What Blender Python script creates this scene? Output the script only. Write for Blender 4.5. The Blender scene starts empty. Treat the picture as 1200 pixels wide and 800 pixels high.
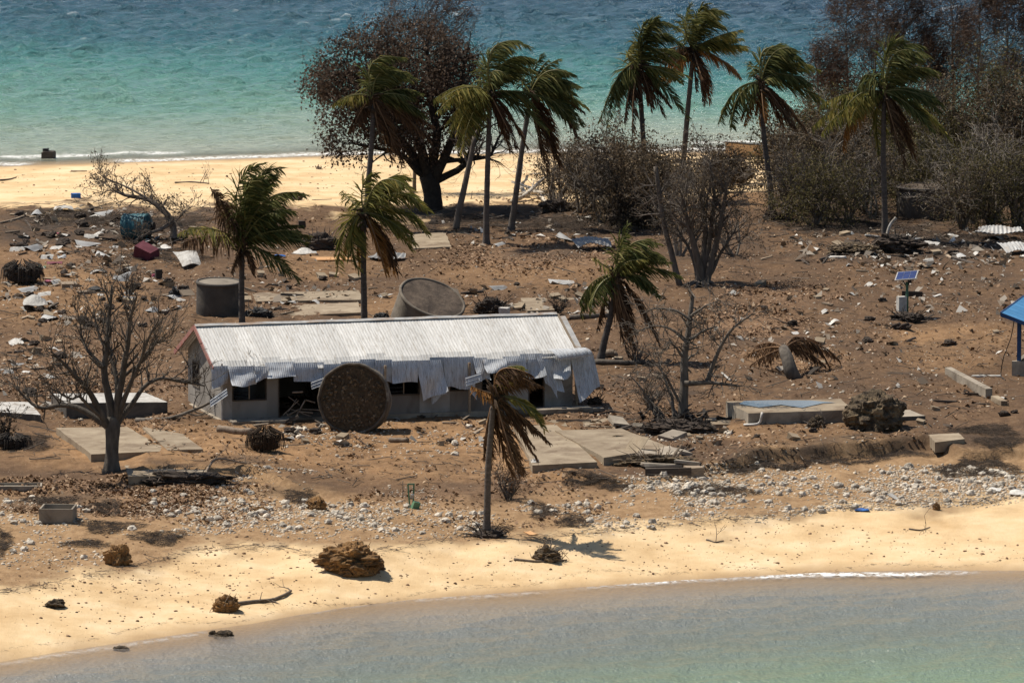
import bpy, math, random
import numpy as np
from mathutils import Vector, Matrix, Euler
R = math.radians
random.seed(7)
rng = np.random.default_rng(11)
SC = bpy.context.scene
COL = SC.collection

# ------------------------------------------------------------------ camera, sky, sun, exposure
FPX = 10260.0                      # focal length in pixels of the 1200 px wide photograph
PITCH = R(7.025)
CAM = np.array([0.0, 0.0, 51.0])
cd = bpy.data.cameras.new('camera'); co = bpy.data.objects.new('camera', cd); COL.objects.link(co)
co.location = CAM; co.rotation_euler = (math.pi/2 - PITCH, 0, 0)
cd.sensor_width = 36.0; cd.lens = FPX/1200*36.0; cd.clip_start = 1.0; cd.clip_end = 20000
SC.camera = co
SUN = np.array([-0.44, 0.27, 0.85]); SUN = SUN/np.linalg.norm(SUN)
elev = math.asin(SUN[2]); azim = math.atan2(SUN[0], SUN[1])
w = bpy.data.worlds.new('World'); SC.world = w; w.use_nodes = True
nt = w.node_tree; bg = nt.nodes['Background']
sky = nt.nodes.new('ShaderNodeTexSky'); sky.sky_type = 'NISHITA'; sky.sun_disc = False
sky.sun_elevation = elev; sky.sun_rotation = azim; sky.air_density = 1.0; sky.dust_density = 0.6
nt.links.new(sky.outputs[0], bg.inputs[0]); bg.inputs[1].default_value = 0.08
sl = bpy.data.lights.new('sun', 'SUN'); sl.energy = 5.0; sl.angle = R(0.5); sl.color = (1.0, 0.94, 0.84)
so = bpy.data.objects.new('sun', sl); COL.objects.link(so)
so.rotation_euler = Vector(-SUN).to_track_quat('-Z', 'Y').to_euler()
so.location = (-60, 480, 120)
SC.view_settings.view_transform = 'Standard'; SC.view_settings.look = 'None'
SC.view_settings.exposure = 0.28; SC.view_settings.gamma = 1.0

# ------------------------------------------------------------------ pixel <-> world
FWD = np.array([0, math.cos(PITCH), -math.sin(PITCH)])
UPV = np.array([0, math.sin(PITCH), math.cos(PITCH)])
RGT = np.array([1.0, 0, 0])
def ray(px, py):
    px = np.asarray(px, float); py = np.asarray(py, float)
    return FWD*FPX + RGT*(px-600)[..., None] + UPV*(400-py)[..., None]
def onz(px, py, z):                      # point at height z seen at a pixel
    d = ray(px, py); t = (np.asarray(z, float)-CAM[2])/d[..., 2]
    return CAM + d*t[..., None]
def at(px, py, Y):                       # point on the vertical plane y = Y
    d = ray(px, py); t = np.asarray(Y, float)/d[..., 1]
    return CAM + d*t[..., None]
def proj(P):
    v = np.asarray(P, float)-CAM; z = v@FWD
    return 600+FPX*(v@RGT)/z, 400-FPX*(v@UPV)/z

# ------------------------------------------------------------------ noise
_lat = {}
def vnoise(x, y, seed=0):
    if seed not in _lat: _lat[seed] = np.random.default_rng(seed+100).random((256, 256))
    L = _lat[seed]
    xi = np.floor(x).astype(int); yi = np.floor(y).astype(int)
    fx = x-xi; fy = y-yi; fx = fx*fx*(3-2*fx); fy = fy*fy*(3-2*fy)
    a = L[xi % 256, yi % 256]; b = L[(xi+1) % 256, yi % 256]
    c = L[xi % 256, (yi+1) % 256]; d = L[(xi+1) % 256, (yi+1) % 256]
    return (a*(1-fx)+b*fx)*(1-fy)+(c*(1-fx)+d*fx)*fy
def fbm(x, y, seed=0, octv=4):
    s = 0; a = .5; n = 0
    for o in range(octv):
        s = s+a*vnoise(x*2**o+17.3*o, y*2**o+5.1*o, seed+o); n += a; a *= .5
    return s/n
def sstep(a, b, x):
    t = np.clip((x-a)/(b-a), 0, 1); return t*t*(3-2*t)

# ------------------------------------------------------------------ terrain
def wline(pts, z):
    P = onz(np.array([p[0] for p in pts]), np.array([p[1] for p in pts]), z)
    return P[:, 0], P[:, 1]
SHORE_PX = [(-300, 822), (0, 777), (100, 761), (200, 747), (290, 733), (400, 713), (480, 704), (560, 698), (640, 692), (740, 685), (800, 681), (900, 675), (1000, 671), (1100, 669), (1200, 670), (1500, 672)]
TOP_PX = [(-300, 715), (0, 695), (70, 684), (160, 664), (230, 645), (330, 642), (385, 657), (455, 647), (540, 630), (600, 634), (680, 627), (760, 618), (870, 609), (960, 598), (1100, 591), (1200, 588), (1500, 585)]
SCARP_PX = [(-300, 572), (0, 572), (90, 580), (170, 562), (290, 556), (345, 578), (420, 590), (560, 592), (650, 566), (760, 572), (800, 565), (865, 551), (900, 541), (960, 538), (1020, 535), (1090, 528), (1140, 540), (1200, 536), (1500, 536)]
SCARP_H = [(-300, .12), (140, .12), (170, .4), (290, .4), (350, .22), (430, .05), (620, .1), (660, .28), (760, .25), (860, .3), (880, .62), (1090, .62), (1130, .4), (1500, .4)]
BTOP_PX = [(-300, 243), (0, 243), (130, 237), (240, 240), (420, 244), (600, 240), (760, 235), (900, 222), (1200, 215), (1500, 215)]
BSHORE_PX = [(-300, 199), (0, 195), (150, 190), (250, 187), (340, 184), (420, 182), (600, 180), (850, 179), (1200, 178), (1500, 178)]
lx1, ly1 = wline(SHORE_PX, 0.0); lx2, ly2 = wline(TOP_PX, 0.9); lx3, ly3 = wline(SCARP_PX, 1.2)
lx4, ly4 = wline(BTOP_PX, 1.7); lx5, ly5 = wline(BSHORE_PX, 0.0)
sh_x = onz(np.array([p[0] for p in SCARP_H]), np.full(len(SCARP_H), 555.), 1.2)[:, 0]; sh_h = [p[1] for p in SCARP_H]
def lines(x):
    return (np.interp(x, lx1, ly1), np.interp(x, lx2, ly2), np.interp(x, lx3, ly3), np.interp(x, lx4, ly4), np.interp(x, lx5, ly5))
def Z(x, y, detail=True):
    x = np.asarray(x, float); y = np.asarray(y, float)
    wob = (fbm(x*.25+9, y*.12+3, 40, 3)-.5)
    y1, y2, y3, y4, y5 = lines(x)
    y3 = y3+wob*4
    h = np.interp(x, sh_x, sh_h)
    z = np.where(y < y2, .9*(y-y1)/np.maximum(y2-y1, 1), .9+(.25)*np.clip((y-y2)/np.maximum(y3-y2, 1), 0, 1))
    z = z+h*sstep(0, .7, y-y3)+np.clip((y-y3)/60, 0, 1)*(.6-.3*h)
    back = 1.75*(y5-y)/np.maximum(y5-y4, 1)
    z = np.minimum(z, np.where(y > y4-6, back+.2*sstep(y4-6, y4+6, y)*0, 99))
    z = np.maximum(z, -3.5)
    if detail:
        land = sstep(-.1, .5, z)
        inl = sstep(y2-2, y2+6, y)*(1-sstep(y4-4, y4+4, y))
        z = z+land*((fbm(x*.5, y*.25, 50, 4)-.5)*(.22+.18*inl)+(fbm(x*2.2, y*1.3, 60, 3)-.5)*(.07+.09*inl))
    return z
def G(px, py, dz=0.0):
    z = 1.2
    for _ in range(10):
        p = onz(px, py, z); z = .5*z+.5*float(Z(p[0], p[1]))
    p = onz(px, py, z); p[2] = float(Z(p[0], p[1]))+dz
    return p
def Gn(px, py):                        # vectorised
    z = np.full(len(px), 1.2)
    for _ in range(7):
        p = onz(px, py, z); z = .5*z+.5*Z(p[:, 0], p[:, 1])
    p = onz(px, py, z); p[:, 2] = Z(p[:, 0], p[:, 1])
    return p
def ppm(p): return FPX/np.linalg.norm(np.asarray(p)-CAM)     # pixels per metre at a point

# ------------------------------------------------------------------ materials
def nodes(name):
    m = bpy.data.materials.new(name); m.use_nodes = True
    return m, m.node_tree, m.node_tree.nodes['Principled BSDF']
def new(nt, t, **kw):
    n = nt.nodes.new(t)
    for k, v in kw.items():
        if k in n.inputs.keys(): n.inputs[k].default_value = v
        else: setattr(n, k, v)
    return n
def mixc(nt, fac, a, b, blend='MIX'):
    n = nt.nodes.new('ShaderNodeMix'); n.data_type = 'RGBA'; n.blend_type = blend
    for sock, v in ((n.inputs['Factor'], fac), (n.inputs[6], a), (n.inputs[7], b)):
        if isinstance(v, (int, float)): sock.default_value = v
        elif isinstance(v, tuple): sock.default_value = (*v[:3], 1)
        else: nt.links.new(v, sock)
    return n.outputs[2]
def mth(nt, op, a, b=None, clamp=False):
    n = nt.nodes.new('ShaderNodeMath'); n.operation = op; n.use_clamp = clamp
    for i, v in enumerate((a, b)):
        if v is None: continue
        if isinstance(v, (int, float)): n.inputs[i].default_value = v
        else: nt.links.new(v, n.inputs[i])
    return n.outputs[0]
def ramp(nt, fac, stops, interp='LINEAR'):
    n = nt.nodes.new('ShaderNodeValToRGB'); cr = n.color_ramp; cr.interpolation = interp
    while len(cr.elements) < len(stops): cr.elements.new(.5)
    for e, (p, c) in zip(cr.elements, stops):
        e.position = p; e.color = (*c, 1) if len(c) == 3 else c
    nt.links.new(fac, n.inputs[0]); return n.outputs[0]
def noise(nt, vec, scale, detail=5, rough=.6, dist=0):
    n = new(nt, 'ShaderNodeTexNoise', Scale=scale, Detail=detail, Roughness=rough, Distortion=dist)
    nt.links.new(vec, n.inputs['Vector']); return n.outputs['Fac']
def vmap(nt, vec, scale=(1, 1, 1), rot=(0, 0, 0)):
    n = nt.nodes.new('ShaderNodeMapping'); n.inputs['Scale'].default_value = scale; n.inputs['Rotation'].default_value = rot
    nt.links.new(vec, n.inputs['Vector']); return n.outputs[0]
def mat(name, c1, c2, scale=3., rough=.85, bump=.25, stain=None, stretch=(1, 1, 1), rnd=.25, attr=False, metal=0., spec=.3, bscale=None, trans=0.):
    """noise blend of two colours, a stain colour in patches, value jitter per object or per piece"""
    m, nt, b = nodes(name)
    tc = nt.nodes.new('ShaderNodeTexCoord'); v = vmap(nt, tc.outputs['Object'], stretch)
    f = noise(nt, v, scale)
    c = ramp(nt, f, [(.3, c1), (.7, c2)])
    if stain:
        s = noise(nt, v, scale*.35, 6, .7, .6)
        c = mixc(nt, ramp(nt, s, [(.5, (0, 0, 0)), (.66, (.9, .9, .9))]), c, stain)
    if attr:
        a = nt.nodes.new('ShaderNodeAttribute'); a.attribute_name = 't'; r = a.outputs['Fac']
    else:
        r = nt.nodes.new('ShaderNodeObjectInfo').outputs['Random']
    if rnd:
        h = nt.nodes.new('ShaderNodeHueSaturation'); nt.links.new(c, h.inputs['Color'])
        nt.links.new(mth(nt, 'ADD', mth(nt, 'MULTIPLY', r, 2*rnd), 1-rnd), h.inputs['Value']); c = h.outputs[0]
    nt.links.new(c, b.inputs['Base Color'])
    b.inputs['Roughness'].default_value = rough; b.inputs['Metallic'].default_value = metal
    b.inputs['Specular IOR Level'].default_value = spec
    if bump:
        f2 = noise(nt, v, bscale or scale*3, 6, .7)
        bn = new(nt, 'ShaderNodeBump', Strength=bump, Distance=.05); nt.links.new(f2, bn.inputs['Height'])
        nt.links.new(bn.outputs[0], b.inputs['Normal'])
    if trans:
        b.inputs['Transmission Weight'].default_value = 0
        tr = nt.nodes.new('ShaderNodeBsdfTranslucent'); nt.links.new(c, tr.inputs[0])
        mx = nt.nodes.new('ShaderNodeMixShader'); mx.inputs[0].default_value = trans
        nt.links.new(b.outputs[0], mx.inputs[1]); nt.links.new(tr.outputs[0], mx.inputs[2])
        nt.links.new(mx.outputs[0], nt.nodes['Material Output'].inputs[0])
    return m
def leafmat(name, cols, trans=.32, rough=.7):
    """colour picked per leaf by the point attribute t"""
    m, nt, b = nodes(name)
    a = nt.nodes.new('ShaderNodeAttribute'); a.attribute_name = 't'
    n = len(cols); c = ramp(nt, a.outputs['Fac'], [(i/max(n-1, 1), q) for i, q in enumerate(cols)])
    nt.links.new(c, b.inputs['Base Color']); b.inputs['Roughness'].default_value = rough; b.inputs['Specular IOR Level'].default_value = .12
    tr = nt.nodes.new('ShaderNodeBsdfTranslucent'); nt.links.new(c, tr.inputs[0])
    mx = nt.nodes.new('ShaderNodeMixShader'); mx.inputs[0].default_value = trans
    nt.links.new(b.outputs[0], mx.inputs[1]); nt.links.new(tr.outputs[0], mx.inputs[2])
    nt.links.new(mx.outputs[0], nt.nodes['Material Output'].inputs[0])
    return m
M = {}
M['concrete'] = mat('concrete', (.20, .165, .125), (.32, .27, .205), 1.2, .9, .4, stain=(.11, .085, .06))
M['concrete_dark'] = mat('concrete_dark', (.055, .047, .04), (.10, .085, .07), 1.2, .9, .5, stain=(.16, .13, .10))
M['slab'] = mat('slab', (.21, .155, .098), (.335, .265, .18), 1.1, .92, .4, stain=(.13, .085, .05), rnd=.12)
M['wall'] = mat('wall', (.17, .15, .13), (.24, .215, .185), .9, .9, .3, stain=(.10, .085, .07), stretch=(1, 1, .4))
M['wall_panel'] = mat('wall_panel', (.20, .185, .165), (.28, .26, .235), 1.5, .85, .2, stain=(.12, .10, .085))
M['tankside'] = mat('tankside', (.085, .07, .055), (.18, .15, .115), 1.3, .95, .5, stain=(.07, .06, .045))
M['tankrim'] = mat('tankrim', (.045, .034, .024), (.12, .095, .07), 2.5, .95, .8, stain=(.22, .19, .15))
M['tanklid'] = mat('tanklid', (.05, .036, .026), (.125, .092, .066), 2.6, .95, .8, stain=(.03, .022, .017))
M['discface'] = mat('discface', (.03, .02, .012), (.10, .068, .038), 9, .95, 1.0, stain=(.055, .035, .02))
M['bark'] = mat('bark', (.07, .056, .044), (.155, .125, .10), 6, .95, .6, stretch=(1, 1, .3))
M['bark_grey'] = mat('bark_grey', (.065, .054, .043), (.165, .138, .11), 5, .95, .9, stretch=(1, 1, .3))
M['sapling'] = mat('sapling', (.13, .11, .088), (.26, .22, .175), 5, .95, .3)
M['bark_dark'] = mat('bark_dark', (.025, .02, .016), (.06, .048, .038), 6, .95, .6)
M['palm_trunk'] = mat('palm_trunk', (.06, .05, .042), (.125, .105, .09), 14, .95, .7, stretch=(.3, .3, 1))
M['fibre'] = mat('fibre', (.03, .02, .012), (.09, .055, .03), 12, .95, .8)
M['rachis'] = mat('rachis', (.12, .11, .035), (.19, .16, .055), 3, .6, .1)
M['rachis_dead'] = mat('rachis_dead', (.16, .085, .04), (.24, .14, .07), 3, .8, .1)
M['leaf_green'] = leafmat('leaf_green', [(.038, .048, .015), (.075, .086, .024), (.125, .125, .036), (.22, .19, .065)])
M['leaf_yellow'] = leafmat('leaf_yellow', [(.07, .08, .02), (.145, .14, .034), (.23, .20, .05), (.32, .24, .07)], .4)
M['leaf_dead'] = leafmat('leaf_dead', [(.05, .028, .016), (.09, .05, .027), (.13, .075, .04), (.18, .11, .06)])
M['leaf_orange'] = leafmat('leaf_orange', [(.12, .06, .02), (.24, .11, .03), (.34, .16, .045), (.36, .20, .07)], .4)
M['scrub'] = leafmat('scrub', [(.034, .024, .014), (.085, .061, .037), (.155, .112, .068), (.25, .19, .125)])
M['crown_brown'] = leafmat('crown_brown', [(.032, .021, .014), (.07, .046, .032), (.12, .083, .058), (.20, .145, .105)])
M['scrub_olive'] = leafmat('scrub_olive', [(.038, .031, .013), (.078, .068, .026), (.13, .108, .042), (.22, .165, .085)])
M['casuarina'] = leafmat('casuarina', [(.03, .019, .014), (.058, .037, .028), (.088, .058, .043), (.13, .09, .068)])
M['litter'] = leafmat('litter', [(.06, .035, .02), (.15, .085, .047), (.27, .165, .095), (.42, .30, .19)], .05)
M['coral'] = mat('coral', (.42, .36, .28), (.62, .55, .45), 6, .95, .5, stain=(.22, .17, .12), rnd=.3)
M['coral_stuff'] = mat('coral_stuff', (.36, .295, .21), (.60, .51, .40), 6, .95, .5, rnd=.45, attr=True)
M['rootball'] = mat('rootball', (.03, .022, .015), (.12, .085, .05), 5, .98, 1.0, stain=(.24, .17, .095))
M['soil'] = mat('soil', (.03, .022, .017), (.075, .055, .04), 4, .98, .9)
M['orange_coral'] = mat('orange_coral', (.10, .055, .025), (.34, .185, .068), 4, .98, 1.0, stain=(.04, .026, .016))
M['twig'] = mat('twig', (.045, .034, .026), (.14, .11, .085), 3, .95, 0, attr=True, rnd=.5)
M['dark_twig'] = mat('dark_twig', (.035, .025, .018), (.085, .062, .045), 3, .98, 0, attr=True, rnd=.5)
M['timber'] = mat('timber', (.20, .145, .095), (.34, .26, .18), 4, .85, .4, stretch=(.3, 3, 3), rnd=.45)
M['timber_dark'] = mat('timber_dark', (.05, .038, .028), (.11, .085, .065), 4, .9, .4, stretch=(.3, 3, 3), rnd=.4)
M['driftwood'] = mat('driftwood', (.13, .095, .065), (.27, .205, .15), 6, .9, .6, stretch=(1, 1, .4))
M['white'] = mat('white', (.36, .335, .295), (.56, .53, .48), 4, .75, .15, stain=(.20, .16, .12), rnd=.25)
M['tin'] = mat('tin', (.24, .23, .215), (.40, .39, .365), 2, .5, .2, stain=(.24, .16, .10), rnd=.25)
M['black'] = mat('black', (.012, .012, .012), (.03, .028, .026), 4, .7, .2)
M['blue'] = mat('blue', (.02, .09, .30), (.03, .14, .42), 2, .5, .1)
M['teal'] = mat('teal', (.025, .10, .12), (.05, .17, .20), 2.5, .6, .3, stain=(.03, .04, .035))
M['maroon'] = mat('maroon', (.11, .022, .032), (.20, .05, .065), 3, .8, .4)
M['pink'] = mat('pink', (.45, .10, .16), (.55, .18, .22), 3, .8, .2)
M['orange'] = mat('orange', (.42, .21, .08), (.52, .30, .14), 3, .8, .2)
M['green'] = mat('green', (.06, .13, .07), (.12, .22, .12), 3, .6, .2)
M['red_paint'] = mat('red_paint', (.23, .085, .07), (.33, .15, .12), 3, .6, .2, stain=(.25, .17, .14), rnd=.05)
M['blue_roof'] = mat('blue_roof', (.045, .17, .33), (.07, .23, .42), 1.0, .45, .05, rnd=.06)
M['blue_paint'] = mat('blue_paint', (.015, .045, .12), (.03, .075, .18), 2, .6, .15)
M['panel'] = mat('panel', (.02, .03, .10), (.03, .05, .16), 2, .25, .0, rnd=0, spec=.6)
M['boat'] = mat('boat', (.34, .235, .14), (.48, .35, .23), 1.3, .7, .25, stain=(.22, .14, .08))
M['boat_in'] = mat('boat_in', (.50, .48, .42), (.66, .63, .57), 2, .7, .2)

def roofmat(name, c1, c2, rust, hang=False):
    m, nt, b = nodes(name)
    tc = nt.nodes.new('ShaderNodeTexCoord'); oi = nt.nodes.new('ShaderNodeObjectInfo')
    v = vmap(nt, tc.outputs['Object'], (6, .7, .7) if not hang else (5, 1, .8))
    va = nt.nodes.new('ShaderNodeVectorMath'); va.operation = 'ADD'
    nt.links.new(v, va.inputs[0])
    cmb = nt.nodes.new('ShaderNodeCombineXYZ'); nt.links.new(mth(nt, 'MULTIPLY', oi.outputs['Random'], 60), cmb.inputs[1])
    nt.links.new(cmb.outputs[0], va.inputs[1]); v = va.outputs[0]
    f = noise(nt, v, 1.6, 8, .7)
    c = ramp(nt, f, [(.28, c1), (.66, c2)])
    s = noise(nt, v, 2.6, 9, .8, .4)
    c = mixc(nt, ramp(nt, s, [(.50, (0, 0, 0)), (.68, (.9, .9, .9))]), c, rust)
    h = nt.nodes.new('ShaderNodeHueSaturation'); nt.links.new(c, h.inputs['Color'])
    nt.links.new(mth(nt, 'ADD', mth(nt, 'MULTIPLY', oi.outputs['Random'], .22), .89), h.inputs['Value'])
    nt.links.new(h.outputs[0], b.inputs['Base Color']); b.inputs['Roughness'].default_value = .65
    b.inputs['Specular IOR Level'].default_value = .3
    return m
M['roof'] = roofmat('roof', (.44, .42, .38), (.62, .60, .56), (.24, .195, .145))
M['roof_hang_shaded'] = roofmat('roof_hang_shaded', (.30, .31, .32), (.50, .51, .52), (.17, .125, .09), True)  # hanging sheets of the same roof, blue-grey shade put into their colour

# ------------------------------------------------------------------ mesh builder
def cross(a, b): return np.array([a[1]*b[2]-a[2]*b[1], a[2]*b[0]-a[0]*b[2], a[0]*b[1]-a[1]*b[0]])
def nrm(v): return v/(math.sqrt(float(v[0]*v[0]+v[1]*v[1]+v[2]*v[2]))+1e-12)
class MB:
    def __init__(s): s.V = []; s.F = []; s.n = 0; s.T = []
    def add(s, V, F, t=None):
        V = np.asarray(V, float)
        s.V.append(V); s.F.extend([tuple(i+s.n for i in f) for f in F]); s.n += len(V)
        s.T.append(np.full(len(V), random.random() if t is None else t) if np.isscalar(t) or t is None else np.asarray(t, float))
        return s
    def box(s, c, size, rot=None, taper=0., jit=0.):
        x, y, z = [q/2 for q in size]
        V = np.array([[-x, -y, -z], [x, -y, -z], [x, y, -z], [-x, y, -z], [-x, -y, z], [x, -y, z], [x, y, z], [-x, y, z]])
        if taper: V[4:, :2] *= 1-taper
        if jit: V = V+rng.uniform(-jit, jit, V.shape)
        if rot is not None: V = V@np.array(rot).T
        return s.add(V+np.asarray(c, float), [(3, 2, 1, 0), (4, 5, 6, 7), (0, 1, 5, 4), (1, 2, 6, 5), (2, 3, 7, 6), (3, 0, 4, 7)])
    def tube(s, pts, rad, n=6, cap=True):
        pts = np.asarray(pts, float); k = len(pts)
        rad = np.full(k, rad) if np.isscalar(rad) else np.asarray(rad, float)
        V = np.zeros((k*n, 3)); ref = np.array([.31, .52, .79])
        ca = np.cos(np.arange(n)*2*math.pi/n); sa = np.sin(np.arange(n)*2*math.pi/n)
        for i in range(k):
            T = nrm(pts[min(i+1, k-1)]-pts[max(i-1, 0)])
            A = ref-T*float(ref@T); A = nrm(A); B = cross(T, A)
            V[i*n:(i+1)*n] = pts[i]+rad[i]*(ca[:, None]*A+sa[:, None]*B); ref = A
        F = []
        for i in range(k-1):
            for j in range(n):
                a = i*n+j; b = i*n+(j+1) % n; F.append((a, b, b+n, a+n))
        if cap: F.append(tuple(range(n-1, -1, -1))); F.append(tuple(range((k-1)*n, k*n)))
        return s.add(V, F)
    def grid(s, fn, nu, nv, t=None):
        U, Vv = np.meshgrid(np.linspace(0, 1, nu), np.linspace(0, 1, nv), indexing='ij')
        P = fn(U.ravel(), Vv.ravel())
        F = [(i*nv+j, (i+1)*nv+j, (i+1)*nv+j+1, i*nv+j+1) for i in range(nu-1) for j in range(nv-1)]
        return s.add(P, F, t)
    def build(s, name, m, parent=None, origin=None, smooth=False, loc=None):
        V = np.concatenate(s.V) if s.V else np.zeros((0, 3)); T = np.concatenate(s.T)
        if origin is None and parent is not None and '_o' in parent: origin = np.array(parent['_o'])
        if origin is not None: V = V-np.asarray(origin)
        me = bpy.data.meshes.new(name); me.from_pydata(V.tolist(), [], s.F)
        me.materials.append(m if not isinstance(m, str) else M[m])
        a = me.attributes.new('t', 'FLOAT', 'POINT'); a.data.foreach_set('value', T.astype(np.float32))
        if smooth: me.polygons.foreach_set('use_smooth', [True]*len(me.polygons))
        me.update()
        o = bpy.data.objects.new(name, me); COL.objects.link(o)
        if parent is not None: o.parent = parent
        elif origin is not None: o.location = origin if loc is None else loc
        return o
def meshobj(name, V, F3, m, T=None, kind=None, label=None, cat=None):
    """fast mesh from arrays, F3 an (n,k) index array"""
    me = bpy.data.meshes.new(name); k = F3.shape[1]
    me.vertices.add(len(V)); me.vertices.foreach_set('co', np.asarray(V, np.float32).ravel())
    me.loops.add(F3.size); me.loops.foreach_set('vertex_index', F3.ravel().astype(np.int32))
    me.polygons.add(len(F3)); me.polygons.foreach_set('loop_start', np.arange(0, F3.size, k, dtype=np.int32))
    me.polygons.foreach_set('loop_total', np.full(len(F3), k, np.int32))
    me.update(calc_edges=True); me.validate()
    me.materials.append(M[m] if isinstance(m, str) else m)
    if T is not None:
        a = me.attributes.new('t', 'FLOAT', 'POINT'); a.data.foreach_set('value', np.asarray(T, np.float32))
    o = bpy.data.objects.new(name, me); COL.objects.link(o)
    if kind: o['kind'] = kind
    if label: o['label'] = label
    if cat: o['category'] = cat
    return o
def tag(o, label, cat, group=None):
    o['label'] = label; o['category'] = cat
    if group: o['group'] = group
    return o
ORIG = {}
class Thing:
    """an Empty at a thing's base; parts are built in world coordinates and shifted to it"""
    def __init__(s, name, label, cat, base, group=None, rotz=0.):
        s.o = bpy.data.objects.new(name, None); COL.objects.link(s.o); s.base = np.asarray(base, float)
        s.o.location = s.base; s.o.rotation_euler = (0, 0, rotz); s.o.empty_display_size = .3
        tag(s.o, label, cat, group)
    def part(s, mb, name, m, smooth=False, local=False, parent=None):
        return mb.build(name, m, parent or s.o, origin=None if local else s.base, smooth=smooth)
def single(mb, name, m, label, cat, base, group=None, smooth=False):
    return tag(mb.build(name, m, None, origin=np.asarray(base, float), smooth=smooth), label, cat, group)
def rot(rx=0, ry=0, rz=0): return np.array(Euler((rx, ry, rz)).to_matrix())

# ------------------------------------------------------------------ ground sheet
def axis(a, b, step, far_lo, far_hi):
    core = np.arange(a, b+step, step)
    lo = []; v = a; d = step
    while v > far_lo: d *= 1.45; v -= d; lo.append(v)
    hi = []; v = core[-1]; d = step
    while v < far_hi: d *= 1.45; v += d; hi.append(v)
    return np.concatenate([np.array(lo[::-1]), core, np.array(hi)])
def ell(px, py, L):
    m = np.zeros_like(px)
    for cx, cy, rx, ry, s in L:
        d = np.sqrt(((px-cx)/rx)**2+((py-cy)/ry)**2)
        m = np.maximum(m, s*(1-sstep(.55, 1.15, d)))
    return m
def gridmesh(xs, ys):
    X, Y = np.meshgrid(xs, ys, indexing='ij'); nx, ny = len(xs), len(ys)
    i = (np.arange(nx-1)[:, None]*ny+np.arange(ny-1)[None, :]).ravel()
    return X.ravel(), Y.ravel(), np.stack([i, i+ny, i+ny+1, i+1], 1)
def colattr(me, name, C):
    a = me.attributes.new(name, 'FLOAT_COLOR', 'POINT')
    a.data.foreach_set('color', np.concatenate([C, np.ones((len(C), 1))], 1).astype(np.float32).ravel())
X, Y, F = gridmesh(axis(-34, 34, .22, -6000, 6000), axis(328, 515, .27, -3000, 9000))
Zg = Z(X, Y)
PX, PY = proj(np.stack([X, Y, np.maximum(Zg, 0)], 1))
y1, y2, y3, y4, y5 = lines(X)
n1 = fbm(X*.35, Y*.18, 70, 4)-.5; n2 = fbm(X*1.4, Y*.7, 75, 4)-.5
sand_f = 1-sstep(-2.5, 2.5, Y-y2-n1*9-n2*5)
sand_b = sstep(-4, 3, Y-y4-n1*26-n2*12)
sandm = np.clip(np.maximum(sand_f, sand_b), 0, 1)
rub = (1-sstep(-1, 2, Y-y3-n1*6))*(1-sand_f)
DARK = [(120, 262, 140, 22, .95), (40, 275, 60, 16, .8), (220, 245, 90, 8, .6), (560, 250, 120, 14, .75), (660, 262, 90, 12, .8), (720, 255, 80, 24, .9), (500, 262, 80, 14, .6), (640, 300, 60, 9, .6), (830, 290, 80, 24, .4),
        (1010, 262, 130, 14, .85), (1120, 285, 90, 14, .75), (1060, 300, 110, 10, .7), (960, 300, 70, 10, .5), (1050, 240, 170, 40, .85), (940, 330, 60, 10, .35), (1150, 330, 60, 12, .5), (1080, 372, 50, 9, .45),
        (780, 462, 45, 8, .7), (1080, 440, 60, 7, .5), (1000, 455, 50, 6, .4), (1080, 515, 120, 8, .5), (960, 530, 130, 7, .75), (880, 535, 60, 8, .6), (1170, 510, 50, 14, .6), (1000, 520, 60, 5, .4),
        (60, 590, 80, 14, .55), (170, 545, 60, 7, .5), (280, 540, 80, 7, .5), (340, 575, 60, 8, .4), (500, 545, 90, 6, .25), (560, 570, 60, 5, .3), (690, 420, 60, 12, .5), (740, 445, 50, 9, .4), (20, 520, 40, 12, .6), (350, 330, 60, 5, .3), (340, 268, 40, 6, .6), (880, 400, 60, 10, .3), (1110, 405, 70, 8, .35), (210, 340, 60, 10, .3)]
ORNG = [(60, 345, 120, 40, .7), (240, 525, 280, 34, 1.), (520, 525, 220, 44, 1.), (560, 230, 60, 20, .8), (880, 230, 40, 16, .7), (1120, 395, 90, 18, .8), (620, 320, 120, 22, .5), (380, 310, 90, 20, .6), (930, 420, 70, 14, .7), (1100, 420, 60, 20, .5), (30, 300, 50, 14, .7), (470, 360, 80, 14, .6), (330, 600, 200, 30, .5), (640, 560, 60, 20, .8), (900, 505, 160, 12, .5)]
LITT = [(120, 585, 150, 26, .9), (60, 300, 60, 14, .7), (640, 300, 120, 18, .8), (880, 380, 70, 20, .9), (930, 420, 70, 14, .7), (920, 350, 60, 14, .6), (60, 420, 80, 40, .5), (600, 580, 200, 20, .4), (700, 470, 80, 20, .4), (170, 450, 60, 40, .5)]
warp = n1*60
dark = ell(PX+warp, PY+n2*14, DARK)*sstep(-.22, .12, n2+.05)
orng = ell(PX+warp, PY+n2*10, ORNG)
litt = ell(PX-warp, PY+n2*10, LITT)
wet = np.clip((1-sstep(.0, .17, Zg+n2*.07)), 0, 1)
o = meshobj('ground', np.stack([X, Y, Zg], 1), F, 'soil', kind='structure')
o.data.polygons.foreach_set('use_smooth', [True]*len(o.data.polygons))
colattr(o.data, 'mask', np.stack([sandm, dark, wet], 1)); colattr(o.data, 'mask2', np.stack([orng, litt, rub], 1))
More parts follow.
